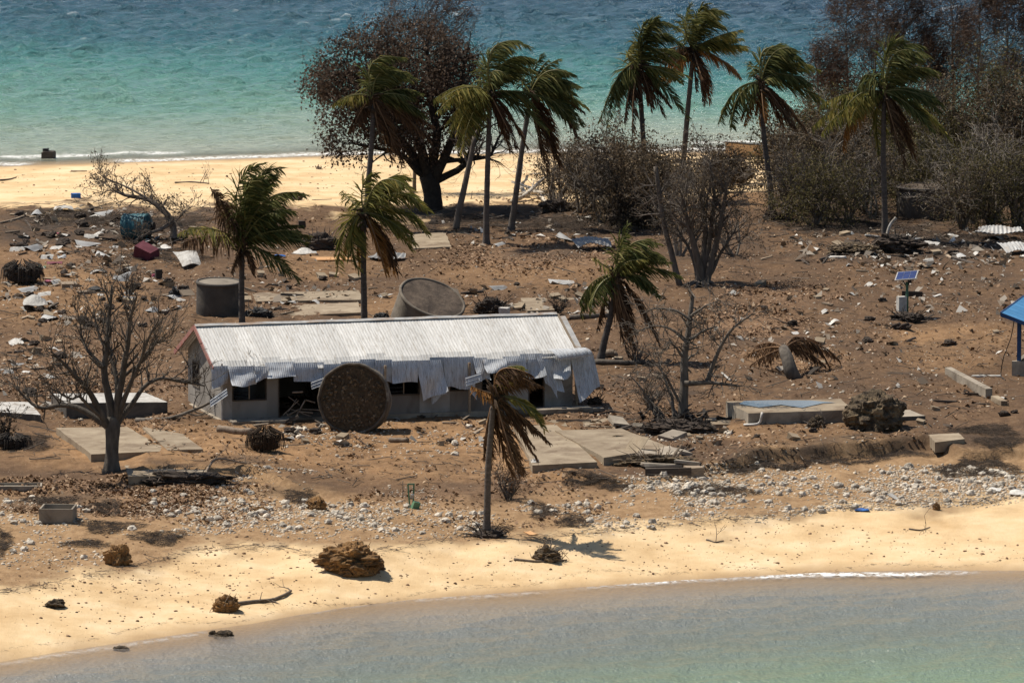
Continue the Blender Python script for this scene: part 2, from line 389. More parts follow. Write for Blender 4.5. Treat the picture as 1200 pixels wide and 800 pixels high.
def groundmat():
    m, nt, b = nodes('ground')
    g = nt.nodes.new('ShaderNodeNewGeometry').outputs['Position']
    g2 = vmap(nt, g, (1, .55, 1))
    def att(n):
        a = nt.nodes.new('ShaderNodeAttribute'); a.attribute_name = n
        s = nt.nodes.new('ShaderNodeSeparateColor'); nt.links.new(a.outputs['Color'], s.inputs[0]); return s.outputs
    s1, s2 = att('mask'), att('mask2')
    nb = noise(nt, g2, .35, 8, .68); nm = noise(nt, g2, 2.3, 9, .78); nf = noise(nt, g2, 9, 6, .75)
    dirt = ramp(nt, nm, [(.28, (.045, .027, .015)), (.5, (.125, .073, .039)), (.72, (.215, .135, .074))])
    dirt = mixc(nt, ramp(nt, nb, [(.42, (0, 0, 0)), (.62, (.8, .8, .8))]), dirt, (.092, .056, .033))
    och = ramp(nt, nm, [(.28, (.16, .085, .038)), (.55, (.30, .175, .085)), (.75, (.40, .255, .135))])
    c = mixc(nt, mth(nt, 'MULTIPLY', s2[0], ramp(nt, nb, [(.3, (.25, .25, .25)), (.6, (1, 1, 1))])), dirt, och)
    rubc = ramp(nt, nm, [(.28, (.15, .088, .044)), (.52, (.29, .18, .092)), (.75, (.42, .285, .16))])
    c = mixc(nt, s2[2], c, rubc)
    # pale and dark specks: shell and twig fragments too small to model
    for sc_, col, lo, hi in ((7, (.42, .32, .22), .0, .13), (13, (.30, .20, .12), .0, .16), (5, (.05, .036, .026), .0, .12)):
        vo = new(nt, 'ShaderNodeTexVoronoi', Scale=sc_); nt.links.new(g2, vo.inputs['Vector'])
        k = ramp(nt, vo.outputs['Distance'], [(lo, (1, 1, 1)), (hi+.08, (0, 0, 0))])
        wn = ramp(nt, vo.outputs['Color'], [(.45, (0, 0, 0)), (.55, (1, 1, 1))])
        c = mixc(nt, mth(nt, 'MULTIPLY', k, mth(nt, 'MULTIPLY', wn, .8)), c, col)
    lc = ramp(nt, nf, [(.3, (.08, .045, .026)), (.5, (.19, .11, .06)), (.66, (.38, .26, .16))])
    c = mixc(nt, mth(nt, 'MULTIPLY', s2[1], ramp(nt, nm, [(.35, (0, 0, 0)), (.55, (.9, .9, .9))])), c, lc)
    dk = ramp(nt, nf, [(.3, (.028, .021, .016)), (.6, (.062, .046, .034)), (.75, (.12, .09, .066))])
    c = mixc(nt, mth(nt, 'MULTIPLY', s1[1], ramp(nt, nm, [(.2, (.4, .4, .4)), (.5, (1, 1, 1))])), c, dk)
    sa = ramp(nt, noise(nt, vmap(nt, g, (.35, .3, 1)), 1.0, 8, .65), [(.3, (.50, .33, .165)), (.5, (.63, .45, .25)), (.72, (.74, .57, .36))])
    sa = mixc(nt, ramp(nt, nf, [(.62, (0, 0, 0)), (.75, (.55, .55, .55))]), sa, (.44, .29, .14))
    c = mixc(nt, s1[0], c, sa)
    c = mixc(nt, mth(nt, 'MULTIPLY', s1[2], .8), c, (.33, .215, .115))
    nt.links.new(c, b.inputs['Base Color']); b.inputs['Roughness'].default_value = .95; b.inputs['Specular IOR Level'].default_value = .12
    bn = new(nt, 'ShaderNodeBump', Strength=.55, Distance=.12)
    nt.links.new(mth(nt, 'ADD', nm, mth(nt, 'MULTIPLY', nf, .5)), bn.inputs['Height']); nt.links.new(bn.outputs[0], b.inputs['Normal'])
    return m
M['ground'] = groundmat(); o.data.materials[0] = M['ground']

# ------------------------------------------------------------------ water
def waves(X, Y, n, lmin, lmax, amp, spread, mean, seed):
    r = np.random.default_rng(seed); z = np.zeros_like(X)
    for _ in range(n):
        lam = lmin*(lmax/lmin)**r.random(); a = mean+r.normal()*spread; k = 2*math.pi/lam
        ph = k*(X*math.cos(a)+Y*math.sin(a))+r.random()*6.28+2.2*(fbm(X*.05, Y*.05, int(r.integers(900)), 2)-.5)*6
        z += amp*(lam/lmax)**.62*np.sin(ph)
    return z
def watermat(name, stops, rough, bscale, bstr, bstretch, brot, tintvar):
    m, nt, b = nodes(name)
    a = nt.nodes.new('ShaderNodeAttribute'); a.attribute_name = 'mask'
    s = nt.nodes.new('ShaderNodeSeparateColor'); nt.links.new(a.outputs['Color'], s.inputs[0]); s = s.outputs
    g = nt.nodes.new('ShaderNodeNewGeometry').outputs['Position']
    big = noise(nt, vmap(nt, g, (.05, .045, 1)), 1, 5, .6)
    t = mth(nt, 'ADD', s[0], mth(nt, 'MULTIPLY', mth(nt, 'SUBTRACT', big, .5), tintvar), True)
    c = ramp(nt, t, stops)
    nt.links.new(c, b.inputs['Base Color']); b.inputs['Roughness'].default_value = rough
    b.inputs['IOR'].default_value = 1.33; b.inputs['Specular IOR Level'].default_value = .5
    gv = vmap(nt, g, bstretch, (0, 0, brot))
    h = mth(nt, 'ADD', noise(nt, gv, bscale, 6, .65, .3), mth(nt, 'MULTIPLY', noise(nt, gv, bscale*.35, 4, .6), 1.5))
    bn = new(nt, 'ShaderNodeBump', Strength=bstr, Distance=.4); nt.links.new(h, bn.inputs['Height'])
    nt.links.new(bn.outputs[0], b.inputs['Normal'])
    fo = nt.nodes.new('ShaderNodeBsdfDiffuse'); fo.inputs[0].default_value = (.80, .78, .74, 1)
    fn = noise(nt, vmap(nt, g, (.8, .5, 1)), 3.5, 6, .75)
    ff = mth(nt, 'MULTIPLY', s[1], ramp(nt, fn, [(.38, (0, 0, 0)), (.55, (1, 1, 1))]), True)
    m1 = nt.nodes.new('ShaderNodeMixShader'); nt.links.new(ff, m1.inputs[0]); nt.links.new(b.outputs[0], m1.inputs[1]); nt.links.new(fo.outputs[0], m1.inputs[2])
    tr = nt.nodes.new('ShaderNodeBsdfTransparent'); m2 = nt.nodes.new('ShaderNodeMixShader')
    nt.links.new(mth(nt, 'MULTIPLY', s[2], mth(nt, 'SUBTRACT', 1.0, ff)), m2.inputs[0]); nt.links.new(m1.outputs[0], m2.inputs[1]); nt.links.new(tr.outputs[0], m2.inputs[2])
    nt.links.new(m2.outputs[0], nt.nodes['Material Output'].inputs[0])
    return m
M['sea'] = watermat('sea', [(0, (.36, .33, .24)), (.10, (.27, .31, .22)), (.26, (.13, .26, .19)), (.45, (.06, .19, .17)), (.66, (.024, .10, .125)), (1, (.02, .06, .095))], .20, 2.6, .9, (.6, 1, 1), .1, .22)
M['bay'] = watermat('bay', [(0, (.30, .24, .185)), (.2, (.20, .19, .155)), (.45, (.17, .18, .135)), (.75, (.185, .235, .14)), (1, (.205, .29, .145))], .16, 4.2, .55, (1.3, .45, 1), .45, .35)
X, Y, F = gridmesh(axis(-48, 48, .36, -9000, 9000), axis(484, 640, .33, 470, 14000))
y5 = np.interp(X, lx5, ly5); d = Y-y5
core = (np.abs(X) < 60)*(Y < 660)
zw = waves(X, Y, 110, .8, 4.2, .024, .66, math.pi/2+.15, 5)*core
grow = sstep(2, 70, d)
zw = (zw+.35*np.abs(zw)*zw*8*.3)*(.22+.78*grow)
# a few low swells running up the shallows
for k, (dd, am) in enumerate([(9, .10), (17, .13), (29, .13), (40, .1)]):
    dl = d-dd-4*(fbm(X*.06, X*0+k, 200+k, 3)-.5)*2
    zw += am*np.exp(-(dl/1.3)**2)*sstep(.42, .6, vnoise(X*.11+k*7, X*0+k, 210+k))
zw = np.where(d < 0, np.minimum(zw, .0)*.2-.0, zw*sstep(-1, 6, d))
edge = d-(fbm(X*.12, X*0+.5, 220, 4)-.5)*5
foam = np.exp(-((edge-.9)/1.0)**2)*sstep(.3, .5, vnoise(X*.16+3, X*0, 230))*.95+np.exp(-((edge-5)/.6)**2)*sstep(.58, .7, vnoise(X*.13+1, X*0, 231))*.8
crest = sstep(.26, .34, zw)*sstep(.74, .84, vnoise(X*.5, Y*.3, 240))*sstep(45, 75, d)*.3
foam = np.clip(foam+crest, 0, 1)
body = np.clip((d+X*.5*sstep(15, 60, d))/108, 0, 1)
tr = np.clip(1-sstep(-1, 7, edge), 0, 1)*.8
o = meshobj('sea', np.stack([X, Y, zw+.02], 1), F, 'sea', kind='structure'); o.data.polygons.foreach_set('use_smooth', [True]*len(o.data.polygons))
colattr(o.data, 'mask', np.stack([body, foam, tr], 1))
X, Y, F = gridmesh(axis(-26, 26, .3, -9000, 9000), axis(312, 362, .3, -4000, 364))
y1 = np.interp(X, lx1, ly1); d = y1-Y; core = (np.abs(X) < 40)*(Y > 300)
zw = waves(X, Y, 30, .8, 4, .010, .5, -.9, 15)*core*sstep(0, 10, d)
edge = d-(fbm(X*.2, X*0+.5, 320, 4)-.5)*2.2
fm = sstep(.3, .6, vnoise(X*.3+5, X*0, 330))*.35+(.45+.55*sstep(.15, .5, vnoise(X*.35+5, X*0, 330)))*sstep(1, 4, X)*(1-.7*sstep(15, 18, X))
foam = np.exp(-((edge-.1)/(.35+.35*vnoise(X*.5, X*0, 333)))**2)*fm*1.2+np.exp(-((edge-4.2)/.35)**2)*sstep(.66, .78, vnoise(X*.2, X*0, 331))*.25*sstep(0, 4, X)
tr = np.clip(1-sstep(-.5, 5, edge), 0, 1)*.8
body = np.clip(d/34, 0, 1)
o = meshobj('bay_water', np.stack([X, Y, zw+.02], 1), F, 'bay', kind='structure'); o.data.polygons.foreach_set('use_smooth', [True]*len(o.data.polygons))
colattr(o.data, 'mask', np.stack([body, np.clip(foam, 0, 1), tr], 1))

# ------------------------------------------------------------------ the house
hb = G(261, 492); HANG = R(15.5); HL, HW, HH, HR = 15.62, 6.4, 2.35, 1.32      # length, depth, wall height, roof rise
hz = hb[2]-.05
house = Thing('house', 'long grey house with a pale tin roof and torn sheets hanging along its front', 'house', (hb[0], hb[1], hz), rotz=HANG)
H0 = np.array([hb[0], hb[1], hz]); HRM = np.array(Matrix.Rotation(HANG, 3, 'Z'))
def hw(u, v, z): return H0+HRM@np.array([u, v, z])
def hpart(mb, name, m, smooth=False, parent=None): return mb.build(name, m, parent or house.o, smooth=smooth)
def hu(px): return (px-261)/416*HL
T_ = .15
# front wall with its openings: (u0, u1, z0, z1)
ops = [(.42, 1.95, .85, 1.95), (2.45, 4.5, 0, 2.1), (5.2, 6.4, .9, 1.95), (7.35, 8.75, .85, 1.95), (10.1, 11.0, .95, 1.95), (11.5, 12.7, .9, 1.95), (13.62, 14.35, 0, 2.05)]
u = 0.0; k = 0
for (a, b, z0, z1) in ops:
    hpart(MB().box(((u+a)/2, T_/2, HH/2), (a-u, T_, HH)), 'wall_panel', 'wall_panel' if k % 2 == 0 else 'wall')
    if z0 > 0: hpart(MB().box(((a+b)/2, T_/2+.004, z0/2), (b-a, T_, z0)), 'wall_panel', 'wall')
    hpart(MB().box(((a+b)/2, T_/2+.004, (z1+HH)/2), (b-a, T_, HH-z1)), 'lintel', 'wall')
    u = b; k += 1
hpart(MB().box(((u+HL)/2, T_/2, HH/2), (HL-u, T_, HH)), 'wall_panel', 'wall_panel')
for (a, b, z0, z1) in ops:                    # frames of windows and doorways
    mb = MB(); f = .05; kind = 'door_frame' if z0 == 0 else 'window_frame'
    for uu in (a+f/2, b-f/2): mb.box((uu, .05, (z0+z1)/2), (f, .14, z1-z0))
    mb.box(((a+b)/2, .05, z1-f/2), (b-a-2*f, .13, f))
    if z0 > 0: mb.box(((a+b)/2, .03, z0+f/2), (b-a-2*f, .17, f))
    fr = hpart(mb, kind, 'timber_dark')
    if z0 > 0:
        hpart(MB().box((a+(b-a)*.5, .06, (z0+z1)/2), (.045, .05, z1-z0-2*f)), 'mullion', 'timber', parent=fr)
        for q in range(5):                    # louvre blades that are left
            if (q*7+int(a*10)) % 3: hpart(MB().box((a+(b-a)*.27, .075, z0+.15+q*.18), ((b-a)*.40, .10, .015), rot(.5)), 'louvre_blade', 'black', parent=fr)
# gable ends (a window in the left one), rear wall, floor slab, inner partitions
def gable(u0, win):
    segs = []
    if win:
        a, b, z0, z1 = win; mb = MB()
        mb.box((u0, a/2+T_/2, HH/2), (T_, a-T_, HH)); mb.box((u0, (b+HW)/2, HH/2), (T_, HW-b, HH))
        mb.box((u0+.003, (a+b)/2, z0/2), (T_, b-a, z0)); mb.box((u0+.003, (a+b)/2, (z1+HH)/2), (T_, b-a, HH-z1))
    else: mb = MB().box((u0, HW/2+T_/2, HH/2), (T_, HW-T_, HH))
    x0, x1 = u0-T_/2, u0+T_/2
    mb.add([[x0, 0, HH], [x0, HW, HH], [x0, HW/2, HH+HR], [x1, 0, HH], [x1, HW, HH], [x1, HW/2, HH+HR]], [(0, 2, 1), (3, 4, 5), (0, 1, 4, 3), (1, 2, 5, 4), (2, 0, 3, 5)])
    return mb
hpart(gable(T_/2+.002, (4.25, 5.55, .85, 2.0)), 'gable_wall', 'wall'); hpart(gable(HL-T_/2-.002, None), 'gable_wall', 'wall')
mb = MB()
for vv in (4.28, 5.52): mb.box((.06, vv, 1.42), (.16, .06, 1.15))
for zz in (.88, 1.97): mb.box((.055, 4.9, zz), (.16, 1.18, .06))
fr = hpart(mb, 'window_frame', 'timber_dark'); hpart(MB().box((.06, 4.9, 1.42), (.05, .05, 1.03)), 'mullion', 'timber_dark', parent=fr)
hpart(MB().box((.06, 4.9, 1.42), (.04, 1.14, .04)), 'transom', 'timber_dark', parent=fr)
hpart(MB().box((HL/2, HW-T_/2, HH/2), (HL-2*T_-.02, T_, HH)), 'rear_wall', 'wall')
hpart(MB().box((HL/2, HW/2, -.10), (HL+.3, HW+.3, .3)), 'floor_slab', 'concrete')
for uu in (2.2, 6.9, 9.4, 13.2): hpart(MB().box((uu, HW/2, HH/2), (.12, HW-.4, HH)), 'partition_wall', 'wall')
for uu in np.arange(.4, HL, 1.25):              # rafters
    mb = MB()
    for sgn in (-1, 1):
        ang = math.atan2(HR, HW/2)
        mb.box((uu, HW/2+sgn*HW/4, HH+HR/2-.05), (.06, math.hypot(HW/2, HR)-.1, .1), rot(-sgn*ang))
    hpart(mb, 'rafter', 'timber_dark')
hpart(MB().tube([(-.05, -.1, -.05), (-.05, -.1, 2.5)], .045, 8), 'downpipe', 'white')
for uu in (4.7, 7.1, 10.9, 15.7): hpart(MB().box((uu, -.28, 1.1), (.1, .1, 2.2), rot(0, R(random.uniform(-2, 3)))), 'porch_post', 'timber')
# roof: front and rear sheets, each one corrugated
RL = math.hypot(HW/2, HR); RA = math.atan2(HR, HW/2); U0, U1 = -.45, HL+.15
def rooffront(u, s, h):   # u along, s down the slope from the ridge, h proud
    return np.stack([u, HW/2-s*math.cos(RA)-h*math.sin(RA), HH+HR+.10-s*math.sin(RA)+h*math.cos(RA)], -1)
NS = 21; sw = (U1-U0)/NS
bend_s = lambda u: RL+.16+.14*np.sin(u*1.7)+.07*np.sin(u*4.3+1)
for i in range(NS):
    a = U0+i*sw; tilt = random.uniform(-.01, .012); lift = random.uniform(0, .018)
    def fn(U, V, a=a, tilt=tilt, lift=lift):
        uu = a-.03+U*(sw+.05); end = bend_s(np.array(a+sw/2))+random.uniform(-.08, .08)
        s = .04+V*(end-.04)
        h = .005*np.sin(U*math.pi*2*6)+.006*(i % 2)+tilt*V+lift*V+.02*np.sin(V*9+a*3)*V
        h = h-(V > .86)*((V-.86)/.14)**2*.11                 # the eave starts to roll over
        return rooffront(uu, s, h)
    hpart(MB().grid(fn, 25, 9), 'roof_sheet', 'roof')
for i in range(NS):
    a = U0+i*sw
    def fn(U, V, a=a, i=i):
        s = .04+V*(RL+.55); h = .018*np.sin(U*math.pi*2*6)+.004*(i % 2); P = rooffront(a-.03+U*(sw+.05), s, h); P[:, 1] = HW-P[:, 1]; return P
    hpart(MB().grid(fn, 25, 3), 'roof_sheet', 'roof')
def capf(U, V):
    q = (V-.5)*2; return np.stack([U0-.02+U*(U1-U0+.04), HW/2+q*.2, HH+HR+.165-np.abs(q)**1.2*.075+.01*np.sin(U*40)], -1)
hpart(MB().grid(capf, 30, 7), 'ridge_cap', 'tin')
for sgn, ln in ((-1, RL+.25), (1, RL+.6)):      # red barge boards of the left gable
    mb = MB(); c = (U0-.03, HW/2+sgn*ln/2*math.cos(RA), HH+HR+.03-ln/2*math.sin(RA))
    mb.box(c, (.05, ln, .2), rot(-sgn*RA)); hpart(mb, 'barge_board', 'red_paint')
for sgn in (-1, 1):
    mb = MB(); ln = RL+.1; c = (U1+.06, HW/2+sgn*ln/2*math.cos(RA), HH+HR+.05-ln/2*math.sin(RA))
    mb.box(c, (.1, ln-.05, .16), rot(-sgn*RA)); hpart(mb, 'barge_board', 'timber')
hpart(MB().box((U1+.27, HW/2-RL*.5*math.cos(RA), HH+HR-.02-RL*.5*math.sin(RA)), (.3, RL, .03), rot(RA)), 'verge_flashing', 'tin')
# torn eave sheets hanging in front of the wall: px of the two edges, drop in m, swing out (m), twist, crumple
HANGS = [(247, 266, .80, .10, -.1, .05), (266, 297, .82, .34, .12, .12), (297, 312, .52, .18, -.1, .05), (311, 345, .62, .42, -.06, .06), (343, 379, .72, .15, .03, .03), (378, 402, .85, .08, 0, .02), (400, 424, .88, .10, .02, .02), (423, 441, .9, .12, 0, .02), (440, 460, .84, .10, .03, .02),
         (459, 489, .88, .14, -.03, .04), (488, 517, 1.62, .36, .32, .10), (506, 524, 1.72, .16, .02, .04), (522, 540, 1.25, .2, .04, .03), (539, 558, 1.3, .16, -.05, .04), (556, 572, .95, .5, .2, .10), (567, 594, .5, .55, -.1, .12), (592, 618, .78, .25, .08, .08), (614, 640, 1.05, .4, .18, .07), (632, 655, 1.55, .5, .42, .06), (652, 672, .9, .3, -.15, .14), (672, 699, 1.75, .45, .30, .06)]
for q, (xa, xb, drop, out, tw, cr) in enumerate(HANGS):
    ua, ub = hu(xa)-.02, hu(xb)+.02; ncor = max(2, round((ub-ua)/.085)); ph = random.uniform(0, 6)
    s0 = float(bend_s(np.array((ua+ub)/2))); p0 = rooffront(np.array(0.), np.array(s0), np.array(-.06))
    jag = random.uniform(-.22, .22)
    def fn(U, V, ua=ua, ub=ub, drop=drop, out=out, tw=tw, cr=cr, p0=p0, ph=ph, ncor=ncor, jag=jag):
        dd = drop*(1+jag*(U-.5)*2+.05*np.sin(U*5+ph))
        fold = np.sin(np.minimum(V*3, 1)*math.pi/2)
        uu = ua+U*(ub-ua)*(1-.12*V*abs(tw)*2)+tw*V*drop*.5
        vv = p0[1]-.05-.10*fold-out*V*(.55+.45*V)-cr*np.sin(V*5+U*4+ph)*V-.9*cr*np.sin(U*3+ph)*V
        zz = p0[2]+.02-V*dd*(1-.10*(out > .3))+.05*(1-fold)+cr*.5*np.sin(U*6+ph)*V
        vv = vv+.007*np.sin(U*math.pi*2*ncor)+cr*1.1*(vnoise(U*2.2+ph*3, V*2.6+ph, 77)-.5)*np.minimum(V*3, 1)
        return np.stack([uu, vv, zz], -1)
    hpart(MB().grid(fn, ncor*4+1, 11), 'torn_roof_sheet', 'roof_hang_shaded')
def flap(U, V):                                  # curled sheet at the right corner
    a = V*2.2; return np.stack([HL-1.2+U*1.5+.35*V, -.15-.75*np.sin(a*.8)-.2*U, HH+.30-.25*(1-np.cos(a))+.20*np.sin(a)*U+.02*np.sin(U*60)], -1)
hpart(MB().grid(flap, 41, 10), 'torn_roof_sheet', 'roof_hang_shaded')
for (px0, py0, px1, py1, ww) in ((241, 463, 261, 450, .28), (360, 446, 378, 440, .3), (543, 447, 562, 442, .35), (548, 456, 556, 466, .3), (640, 440, 652, 462, .5)):
    pu0, pu1 = hu(px0), hu(px1); z0 = (491-py0)/27.; z1 = (491-py1)/27.
    mb = MB().grid(lambda U, V: np.stack([pu0+U*(pu1-pu0), -.75-.15*V+.015*np.sin(V*30), z0+U*(z1-z0)-ww*V], -1), 8, 13)
    hpart(mb, 'roof_scrap', 'roof_hang_shaded')
mb = MB(); hpart(MB().box((hu(655), -1.15, .10), (2.6, .8, .2)), 'door_step', 'concrete'); hpart(MB().box((hu(694), -1.0, .06), (.9, .5, .14)), 'door_step', 'concrete')
hpart(MB().box((hu(300), -.75, .04), (2.6, .9, .12)), 'door_step', 'concrete')
for k in range(60):                              # splintered battens under the eave
    pass
mb = MB()
for k in range(14):
    u0 = random.uniform(2.2, 4.4); z0 = random.uniform(.1, 1.9); a = random.uniform(-1.2, 1.2); l = random.uniform(.4, 1.1)
    mb.tube([(u0, -.25-random.random()*.4, z0), (u0+l*math.cos(a), -.3-random.random()*.5, z0+l*math.sin(a)*.8)], random.uniform(.015, .04), 5)
o = hpart(mb, 'broken_battens', 'driftwood')

# ------------------------------------------------------------------ concrete tanks
def frame(axis_, up=(0, 0, 1)):
    a = nrm(np.asarray(axis_, float)); x = nrm(cross(np.array(up, float), a)); y = cross(a, x); return np.stack([x, y, a], 1)
def tank(name, label, c0, ax, rad, length, sidem, topm, rim=.06, dish=0., rough=.0, nseg=40, extra=None):
    """c0 centre of the bottom, ax axis towards the top"""
    t = Thing(name, label, 'water tank', (c0[0], c0[1], c0[2])); Fm = frame(ax)
    prof = [(rad*.985, 0), (rad, .06), (rad*1.0, length*.33), (rad*1.005, length*.66), (rad, length-.12)]
    mb = MB(); th = np.arange(nseg)*2*math.pi/nseg
    V = []; Fc = []
    for i, (r_, z_) in enumerate(prof):
        rr = r_*(1+rough*(vnoise(np.cos(th)*3+9, np.sin(th)*3+z_, 501)-.5)); V.append(np.stack([rr*np.cos(th), rr*np.sin(th), np.full(nseg, z_)], 1))
        if i: Fc += [((i-1)*nseg+j, (i-1)*nseg+(j+1) % nseg, i*nseg+(j+1) % nseg, i*nseg+j) for j in range(nseg)]
    mb.add(np.concatenate(V)@Fm.T+c0, Fc); t.part(mb, 'tank_wall', sidem, True)
    mb = MB(); V = []; Fc = []                   # rim lip
    for i, (r_, z_) in enumerate([(rad+.002, length-.13), (rad+.05, length-.10), (rad+.05, length-.02), (rad+.01, length+.02), (rad-rim, length+.02), (rad-rim-.02, length-.03-dish)]):
        rr = r_*(1+rough*(vnoise(np.cos(th)*5+2, np.sin(th)*5, 502)-.5)); V.append(np.stack([rr*np.cos(th), rr*np.sin(th), np.full(nseg, z_)], 1))
        if i: Fc += [((i-1)*nseg+j, (i-1)*nseg+(j+1) % nseg, i*nseg+(j+1) % nseg, i*nseg+j) for j in range(nseg)]
    mb.add(np.concatenate(V)@Fm.T+c0, Fc); t.part(mb, 'rim', sidem, True)
    mb = MB(); nr = 14; V = [[[0, 0, length-.03]]]; Fc = []
    for i in range(1, nr+1):
        rr = (rad-rim-.01)*i/nr; xx = rr*np.cos(th); yy = rr*np.sin(th)
        zz = length-.03-dish+.03*math.cos(i/nr*1.5)+(fbm(xx*1.7+4, yy*1.7, 505, 4)-.5)*rough*3.0*(1 if i < nr else 0)
        V.append(np.stack([xx, yy, np.broadcast_to(zz, xx.shape)], 1))
        if i == 1: Fc += [(0, 1+j, 1+(j+1) % nseg) for j in range(nseg)]
        else: Fc += [(1+(i-2)*nseg+j, 1+(i-1)*nseg+j, 1+(i-1)*nseg+(j+1) % nseg, 1+(i-2)*nseg+(j+1) % nseg) for j in range(nseg)]
    mb.add(np.concatenate([np.asarray(v, float) for v in V])@Fm.T+c0, Fc); t.part(mb, 'lid' if not extra else 'base_plate', topm, True)
    mb = MB(); V = np.concatenate([[[0, 0, .03]], np.stack([rad*.985*np.cos(th), rad*.985*np.sin(th), np.full(nseg, .0)], 1)])
    mb.add(V@Fm.T+c0, [(0, 1+(j+1) % nseg, 1+j) for j in range(nseg)]); t.part(mb, 'underside', sidem)
    return t, Fm
# upright dark tank left, behind the house
b = G(255, 371); s = ppm(b)
t, Fm = tank('water_tank', 'upright dark round concrete tank beside a palm behind the left end of the house', b-np.array([0, -1.0, .05]), (.02, -.06, 1), 26/s, 1.62, 'concrete_dark', 'concrete', rough=.01)
# tilted tank behind the roof
b = G(497, 384); s = ppm(b)
b0 = at(497, 376, b[1]+1.2); ax = nrm(np.array([.30, -.40, .86]))
tank('toppled_tank', 'big tilted concrete tank with a brown lid rising behind the white roof', b0-ax*.25, ax, 39.5/s, 1.6, 'tankside', 'tanklid', rough=.02)
# overturned tank in front of the house, round base facing the sea
b = G(414, 506); s = ppm(b); r_ = 41/s
c = b+np.array([0, .2, r_*.93]); ax = nrm(np.array([-.10, -1, .16]))
t, Fm = tank('overturned_tank', 'dark round tank base standing on its edge against the house front', c-ax*1.5, ax, r_, 1.5, 'tankrim', 'discface', rim=.05, dish=.02, rough=.05, extra=1)
th = rng.uniform(0, 6.28, 260); rr = (r_-.2)*np.sqrt(rng.random(260)); mb = MB()
for a_, q in zip(th, rr):                        # knobbly dried marine crust on the base
    p = c+Fm@np.array([q*math.cos(a_), q*math.sin(a_), -.04]); mb.box(p, rng.uniform(.05, .14, 3), rot(*rng.uniform(0, 3, 3)), .3)
t.part(mb, 'crust', mat('crust', (.05, .035, .02), (.17, .12, .075), 6, .95, .6, rnd=.5, attr=True))['kind'] = 'stuff'
# dark tank in the right thicket
b = G(1085, 256); s = ppm(b)
tank('dark_tank', 'dark concrete tank standing in the thicket on the right', b+np.array([0, 1.4, -.1]), (0, -.02, 1), 33/s, 1.65, 'concrete_dark', 'tanklid', rough=.02)

# ------------------------------------------------------------------ concrete slabs
def slabpts(name, label, pts, thick, m, cat='slab', group=None, side=None, lift=0., rough=.02):
    """top outline given at photo points on the ground plane, raised by lift, thickness down"""
    P0 = np.array([G(x, y) for x, y in pts]); zt = P0[:, 2].mean()+lift
    P = np.array([onz(x, y, zt) for x, y in pts])
    t = Thing(name, label, cat, (P[:, 0].mean(), P[:, 1].mean(), zt-thick), group)
    # subdivided top
    a, b_, c_, d = P[:4]
    def fn(U, V):
        U = U[:, None]; V = V[:, None]; Q = (a*(1-U)+b_*U)*(1-V)+(d*(1-U)+c_*U)*V
        e = np.minimum(np.minimum(U, 1-U), np.minimum(V, 1-V))[:, 0]
        Q[:, 2] += (fbm(Q[:, 0]*1.3, Q[:, 1]*1.3, 520, 3)-.5)*rough*2*(e > 0)
        j = (fbm(Q[:, 0]*3, Q[:, 1]*3, 521, 3)-.5)*.10*(e == 0); Q[:, 0] += j; Q[:, 1] += j
        return Q
    nu, nv = 16, 10; mb = MB().grid(fn, nu, nv); Q = mb.V[0]
    t.part(mb, 'top_slab', m)
    ring = [i*nv for i in range(nu)]+[(nu-1)*nv+j for j in range(1, nv)]+[i*nv+nv-1 for i in range(nu-2, -1, -1)]+[j for j in range(nv-2, 0, -1)]
    E = Q[ring]; L = E.copy(); L[:, 2] = zt-thick-.15; n = len(E)
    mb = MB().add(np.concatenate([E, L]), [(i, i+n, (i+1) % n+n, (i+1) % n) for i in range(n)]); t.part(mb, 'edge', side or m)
    return t
slabpts('concrete_slab', 'stained concrete floor slab left of the centre between house and beach', [(624, 545), (700, 541), (652, 497), (602, 500)], .18, 'slab', lift=.16)
slabpts('concrete_slab', 'widest concrete floor slab in front of the right end of the house', [(708, 536), (786, 524), (728, 502), (650, 504)], .22, 'slab', lift=.2)
slabpts('concrete_slab', 'sand covered floor strip right against the house step', [(662, 499), (722, 500), (712, 490), (640, 492)], .08, 'slab', lift=.05)
t = slabpts('foundation_slab', 'raised foundation block with a wet bluish top beside the grey root ball', [(877, 484), (1000, 480), (985, 467), (850, 470)], .75, 'slab', side='concrete', lift=.55)
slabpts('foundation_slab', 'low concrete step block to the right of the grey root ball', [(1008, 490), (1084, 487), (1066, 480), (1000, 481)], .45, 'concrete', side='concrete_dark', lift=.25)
slabpts('concrete_slab', 'broken concrete paving piece with a dark edge above the rubble bank', [(1096, 518), (1130, 514), (1124, 507), (1088, 509)], .3, 'slab', lift=.2)
slabpts('concrete_slab', 'cracked cement floor under the bare tree on the left', [(107, 532), (198, 528), (150, 500), (66, 501)], .28, 'slab', lift=.16)
slabpts('concrete_slab', 'thin cement strip on the right of the floor under the bare tree', [(196, 527), (238, 526), (214, 508), (168, 500)], .12, 'slab', lift=.08)
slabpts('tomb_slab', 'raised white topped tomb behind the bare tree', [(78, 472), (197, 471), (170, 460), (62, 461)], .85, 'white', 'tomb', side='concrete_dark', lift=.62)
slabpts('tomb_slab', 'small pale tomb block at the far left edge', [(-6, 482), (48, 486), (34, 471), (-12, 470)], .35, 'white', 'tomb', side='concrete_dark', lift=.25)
slabpts('concrete_slab', 'long old floor slab behind the palm and the upright tank', [(300, 353), (428, 351), (420, 340), (296, 343)], .1, 'slab', lift=.08)
slabpts('concrete_slab', 'curved pale cement patch near the second palm trunk', [(322, 371), (424, 366), (420, 354), (345, 357)], .1, 'slab', lift=.06)
slabpts('concrete_slab', 'pale slab sheet below the big dark tree', [(485, 291), (529, 289), (522, 272), (478, 275)], .12, 'slab', lift=.1)
